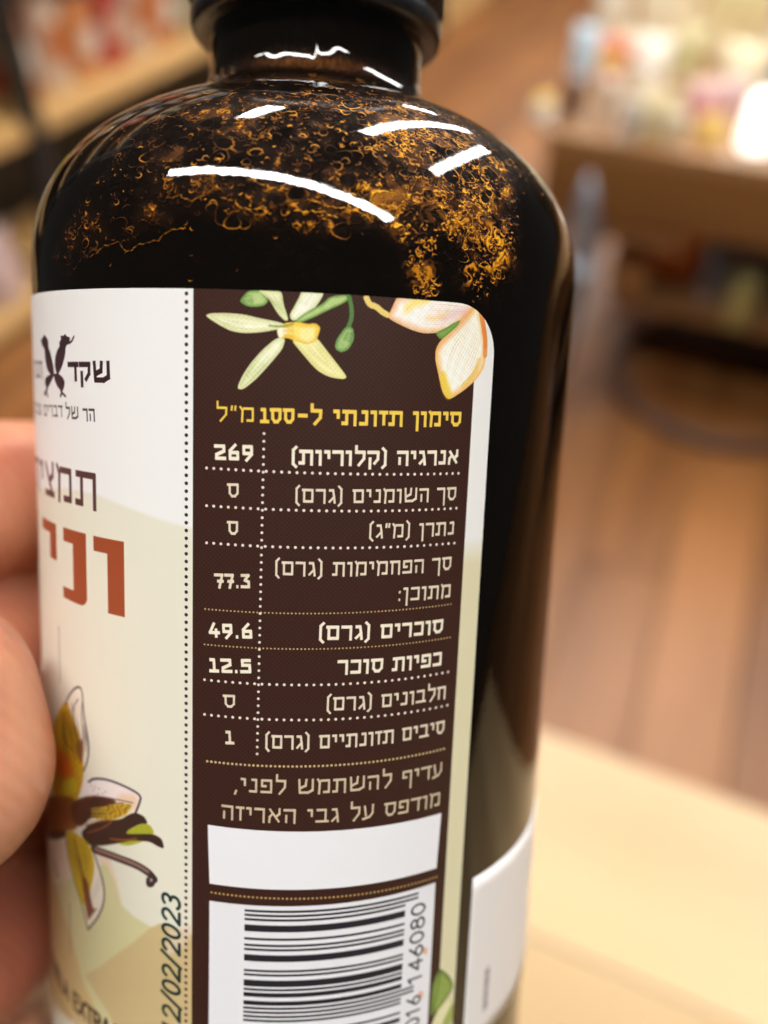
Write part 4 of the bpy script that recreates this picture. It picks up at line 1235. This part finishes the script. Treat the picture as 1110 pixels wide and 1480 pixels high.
# goods: pouches, jars, boxes
def pouch_mesh(w, d, h):
    nx, nz = 10, 12; v, f = [], []
    for side in (-1, 1):
        for i in range(nx + 1):
            for k in range(nz + 1):
                a = i / nx; b_ = k / nz
                th = d * (math.sin(math.pi * a)**.6) * (1 - b_**3) * .5 + .002
                v.append(((a - .5) * w * (1 - .06 * math.sin(math.pi * b_)), side * th, b_ * h))
    n = (nx + 1) * (nz + 1)
    for s_ in (0, 1):
        for i in range(nx):
            for k in range(nz):
                q_ = (s_ * n + i * (nz + 1) + k, s_ * n + (i + 1) * (nz + 1) + k, s_ * n + (i + 1) * (nz + 1) + k + 1, s_ * n + i * (nz + 1) + k + 1)
                f.append(q_ if s_ == 0 else q_[::-1])
    for k in range(nz):
        f.append((k, k + 1, n + k + 1, n + k)); e_ = nx * (nz + 1)
        f.append((e_ + k, e_ + k + 1, n + e_ + k + 1, n + e_ + k)[::-1])
    for i in range(nx):
        a, b_ = i * (nz + 1), (i + 1) * (nz + 1)
        f.append((a, b_, n + b_, n + a)[::-1]); f.append((a + nz, b_ + nz, n + b_ + nz, n + a + nz))
    return mesh('pouch', v, f, True)

def pouch(p, w, d, h, col, col2, label, group=None, rz=ROT, tilt=0):
    r = link('pouch_bag', pouch_mesh(w, d, h), noisy('pouch_film', s2l(col), s2l(tuple(min(c + 16, 255) for c in col)), 25, .35))
    r.location = tuple(p); r.rotation_euler = (tilt, 0, rz)
    tag(r, label, 'bag', group)
    link('panel', box_mesh('panel', (w * .62, .003, h * .38), (0, -d * .5 - .0005, h * .45), .001, 1), noisy('pouch_panel', s2l(col2), s2l(tuple(min(c + 14, 255) for c in col2)), 30, .4), r)
    return r
def jar(p, r_, h, col, lidc, label, group=None):
    o = link('jar', lathe_mesh('jar', [(0.001, 0), (r_ * .9, 0), (r_, .008), (r_, h * .72), (r_ * .9, h * .8), (r_ * .78, h * .86), (r_ * .78, h * .9)], 32), noisy('jar_body', s2l(col), s2l(tuple(min(c + 18, 255) for c in col)), 30, .18))
    o.location = tuple(p); tag(o, label, 'jar', group)
    link('lid', lathe_mesh('lid', [(r_ * .8, h * .87), (r_ * .84, h * .875), (r_ * .84, h), (r_ * .78, h * 1.01), (.001, h * 1.01)], 32), principled('lid_paint', s2l(lidc), .35), o)
    return o
def carton(p, w, d, h, col, col2, label, group=None, rz=ROT):
    o = link('carton', box_mesh('carton', (w, d, h), (0, 0, h / 2), .003, 1), noisy('carton_board', s2l(col), s2l(tuple(min(c + 12, 255) for c in col)), 20, .5))
    o.location = tuple(p); o.rotation_euler = (0, 0, rz); tag(o, label, 'box', group)
    link('band', box_mesh('band', (w + .002, d + .002, h * .3), (0, 0, h * .5), .001, 1), noisy('carton_band', s2l(col2), s2l(tuple(min(c + 14, 255) for c in col2)), 20, .5), o)
    return o

def T_(px, py, dz=0): p = on_plane(px, py, TZ + .001); return (p[0], p[1], TZ + .001)
jar(T_(782, 178), .026, .06, (232, 226, 210), (236, 196, 60), 'small white jar with yellow lid at the left end of the display table')
carton(T_(826, 168), .05, .05, .09, (104, 76, 60), (84, 60, 50), 'small dark brown box beside the white jar on the display table')
pouch(T_(838, 120), .07, .04, .14, (196, 220, 232), (170, 200, 220), 'pale blue bag near the left edge of the display table')
jar(T_(872, 178), .024, .10, (186, 170, 150), (220, 214, 200), 'slim greyish bottle jar standing in front of the white bag')
carton(T_(875, 112), .06, .05, .10, (214, 120, 90), (238, 210, 110), 'red and yellow box beside the pale blue bag')
pouch(T_(932, 130), .10, .06, .13, (246, 240, 224), (250, 246, 236), 'white bag in the middle of the display table')
pouch(T_(940, 196), .12, .05, .10, (196, 178, 132), (206, 190, 150), 'olive beige low bag at the front of the table')
pouch(T_(1008, 180), .10, .05, .10, (196, 160, 156), (190, 110, 124), 'bag with a dull pink panel at the front of the table')
pouch(T_(955, 60), .20, .12, .26, (226, 210, 176), (232, 220, 190), 'large cream sack at the back of the display table, left one')
pouch(T_(1050, 80), .22, .12, .28, (222, 208, 166), (214, 200, 150), 'large straw coloured sack behind the bright white box')
pouch(T_(1060, 150), .14, .08, .14, (220, 206, 170), (226, 216, 186), 'cream bag between the pink panel bag and the bright box')
pouch(T_(1140, 60), .22, .12, .26, (222, 206, 176), (150, 150, 160), 'cream sack with a grey panel at the right rear of the table')
for (px, py, w_, h_, c1, c2, lb_) in (
    (905, 100, .05, .10, (236, 226, 204), (214, 90, 70), 'small cream packet with a red panel behind the white bag'),
    (985, 118, .08, .14, (206, 196, 150), (170, 170, 120), 'straw packet with a green grey panel left of the straw sack'),
    (1022, 205, .06, .06, (226, 190, 90), (240, 214, 130), 'small amber yellow packet at the front edge of the table'),
    (1048, 175, .07, .10, (204, 180, 176), (176, 120, 130), 'greyish pink packet beside the bright white box'),
    (1120, 150, .10, .18, (226, 222, 214), (90, 100, 130), 'white packet with a slate blue panel behind the bright white box'),
    (970, 205, .06, .07, (214, 200, 170), (190, 176, 140), 'small beige packet at the front edge between olive and pink bags'),
    (905, 200, .05, .09, (206, 200, 190), (150, 140, 130), 'pale grey packet at the front, right of the slim jar'),
    (880, 50, .12, .22, (222, 208, 178), (236, 226, 206), 'cream sack at the rear left of the display table')):
    pouch(T_(px, py), w_, w_ * .5, h_, c1, c2, lb_, 'packets and sacks on the display table')
# bright white box at the right, its glow put in by emission
lb = T_(1090, 214)
M_lit = bpy.data.materials.new('glowing_white'); M_lit.use_nodes = True
nn = M_lit.node_tree.nodes['Principled BSDF']; nn.inputs['Base Color'].default_value = (.9, .9, .88, 1)
nn.inputs['Emission Color'].default_value = (1, .97, .9, 1); nn.inputs['Emission Strength'].default_value = 2.2
o = link('table_light', lathe_mesh('table_light', [(.001, 0), (.034, 0), (.038, .006), (.040, .085), (.034, .11), (.020, .118), (.001, .12)], 32), M_lit)
o.location = lb; tag(o, 'bright white glowing rounded box on the right of the display table', 'lamp')
# goods under the table
q_ = on_plane(1060, 468, .316)
jar((q_[0], q_[1], .316), .035, .13, (150, 140, 84), (170, 160, 100), 'olive jar on the low shelf under the display table')
q_ = on_plane(965, 440, .316)
pouch((q_[0] + .05, q_[1] + .15, .316), .14, .08, .26, (196, 104, 40), (206, 120, 50), 'orange bag on the low shelf under the display table', tilt=-.1)
q_ = on_plane(915, 440, .316)
carton((q_[0], q_[1] + .1, .316), .1, .1, .12, (130, 84, 44), (150, 110, 60), 'brown box at the left end of the low shelf')

# shelving unit along the left of the aisle
f1, f2 = on_plane(53, 193, .53), on_plane(297, 86, .53)
sgx = (grid(f1)[0] + grid(f2)[0]) / 2
shelf_y0 = grid(f1)[1]
unit = empty('shelving_unit', tuple(G(sgx, 0, 0)), ROT)
tag(unit, 'long black shelving unit with pale wooden shelves along the left of the aisle', 'shelf')
M_blk = noisy('black_steel', (.012, .012, .013, 1), (.02, .019, .018, 1), 40, .45)
M_shelf = wood('shelf_wood', s2l((190, 148, 92)), s2l((214, 174, 116)), 5, .4, 'Y')
Y0, Y1 = .2, 8.6
post_y = grid(on_plane(40, 190, .53))[1] - .03
bays = [post_y - 1.2 * k for k in range(2, 0, -1)] + [post_y + 1.2 * k for k in range(0, 6)]
bays = [b_ for b_ in bays if b_ > -.2]
for k, y_ in enumerate(bays):
    link('upright', box_mesh('upright', (.05, .06, 2.6), (-.01, y_, 1.3), .003), M_blk, unit)
for a, b_ in zip(bays[:-1], bays[1:]):
    for hz, dep in ((.03, .48), (.53, .42), (.92, .40), (1.35, .40), (1.78, .36), (2.2, .36)):  # highest shelves are unseen, added for reflections on the bottle's shoulder
        link('shelf_board', box_mesh('shelf_board', (dep, b_ - a - .064, .05), (-dep / 2 - .0, (a + b_) / 2, hz + .027), .003), M_shelf, unit)
    link('back_panel', box_mesh('back_panel', (.02, b_ - a - .064, 2.6), (-.50, (a + b_) / 2, 1.3), 0), M_blk, unit)

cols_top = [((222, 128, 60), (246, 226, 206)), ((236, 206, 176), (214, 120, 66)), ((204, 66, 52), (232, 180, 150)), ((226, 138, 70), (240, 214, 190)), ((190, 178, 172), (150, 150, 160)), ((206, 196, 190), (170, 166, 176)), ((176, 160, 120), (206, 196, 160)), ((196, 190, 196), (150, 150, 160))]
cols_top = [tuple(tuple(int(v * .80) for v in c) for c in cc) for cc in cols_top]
names = ['orange', 'cream', 'red', 'pale orange', 'grey', 'light grey', 'olive', 'silver']
def unit_world(x_, y_, z_): return tuple(G(sgx + x_, y_, z_))
cnt = 0
yy = post_y + .12; 
seq = [0, 1, 3, 2, 1, 0, 6, 4, 5, 6, 7, 4, 5, 6, 5, 4, 6, 1, 7, 5, 0, 3, 6, 4]
ORD = ['first', 'second', 'third', 'fourth', 'fifth', 'sixth', 'seventh', 'eighth', 'ninth', 'tenth', 'eleventh', 'twelfth', 'thirteenth', 'fourteenth', 'fifteenth', 'sixteenth', 'seventeenth', 'eighteenth', 'nineteenth', 'twentieth', 'twenty-first', 'twenty-second', 'twenty-third', 'twenty-fourth', 'twenty-fifth']
where = ['right behind the black upright', 'second from the black upright', 'third from the black upright', 'fourth from the black upright', 'fifth from the black upright']
for i in range(24):
    s_ = seq[i]; w_ = .13
    yk = yy + i * .15 + (.05 if i >= 7 else 0)
    if any(abs(yk - b_) < .08 for b_ in bays): continue
    lbl = ('%s pouch bag on the middle shelf, %s' % (names[s_], where[i])) if i < 5 else '%s pouch bag on the middle shelf, %s behind the black upright' % (names[s_], ORD[i])
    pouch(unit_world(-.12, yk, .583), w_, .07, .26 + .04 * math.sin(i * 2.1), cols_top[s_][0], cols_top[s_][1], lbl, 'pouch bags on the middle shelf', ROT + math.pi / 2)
    if i < 16:
        s2 = seq[(i * 5 + 3) % 24]
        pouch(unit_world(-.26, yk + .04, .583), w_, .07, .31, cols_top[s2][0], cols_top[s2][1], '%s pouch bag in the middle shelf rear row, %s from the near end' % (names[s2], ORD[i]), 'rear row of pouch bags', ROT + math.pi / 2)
for i, (c1, nm) in enumerate([((190, 192, 40), 'yellow green'), ((210, 206, 196), 'white'), ((196, 192, 186), 'pale grey'), ((180, 170, 90), 'olive green'), ((205, 205, 205), 'white')]):
    jar(unit_world(-.09 - .02 * (i % 2), post_y - .14 - i * .14, .583), .05, .2, c1, (220, 220, 60) if i == 0 else (200, 200, 190), '%s jar on the middle shelf left of the black upright, %s from it' % (nm, ORD[i]), 'jars on the middle shelf')
low_c = [((150, 130, 140), 'mauve grey'), ((176, 150, 146), 'dusty pink'), ((196, 130, 80), 'tan orange'), ((190, 176, 120), 'olive straw'), ((150, 140, 130), 'brown grey')]
for i, (px, py, hh_, where_) in enumerate(((-150, 610, .19, 'nearest the viewer'), (-60, 560, .19, 'second from the near end'), (10, 522, .19, 'third from the near end'), (30, 438, .22, 'beside the dark gap'))):
    c1, nm = low_c[(3, 3, 0, 1)[i]]
    d_ = on_plane(px, py, .085)
    pouch(unit_world(-.09, grid(d_)[1], .085), .17, .09, hh_, c1, tuple(min(c + 24, 255) for c in c1), '%s pouch bag on the bottom shelf, %s' % (nm, where_), 'bags on the bottom shelf', ROT + math.pi / 2)
for hz, row_, lbl in ((.973, 0, 'pouch bag on the upper shelf of the black unit, above the middle row'), (1.403, 1, 'pouch bag on the eye height shelf'), (1.833, 2, 'pouch bag on the second highest shelf of the black unit'), (2.253, 3, 'pouch bag on the highest shelf of the black unit')):
    for i in range(20):  # upper rows are out of frame, put in for their reflections on the glass
        yk = 1.6 + i * .26
        if any(abs(yk - b_) < .10 for b_ in bays): continue
        s_ = (i * 3 + row_) % 8
        pouch(unit_world(-.12, yk, hz), .17, .08, .26, cols_top[s_][0], cols_top[s_][1], names[s_] + ' ' + lbl.replace(' of the black unit', '').replace(', above the middle row', '') + ', %s place from the near end' % ORD[i], 'unseen bags on the upper shelves', ROT + math.pi / 2)

# far wall of shelving so that the aisle ends
fw = empty('end_shelving', tuple(G(.6, 9.6, 0)), ROT)
tag(fw, 'pale wooden end shelving closing the far end of the aisle', 'shelf')
for hz in (.12, .6, 1.1, 1.6): link('shelf_board', box_mesh('shelf_board', (5.0, .4, .04), (0, 0, hz), .003), M_shelf, fw)
for sx in (-2.52, 0.0, 2.52): link('upright', box_mesh('upright', (.04, .42, 1.9), (sx, 0, .95), .003), M_blk, fw)
link('back_panel', box_mesh('back_panel', (5.1, .02, 1.9), (0, .23, .95)), M_blk, fw)

nail = link('thumb_nail', nail_mesh(), M_nail, hand_o)
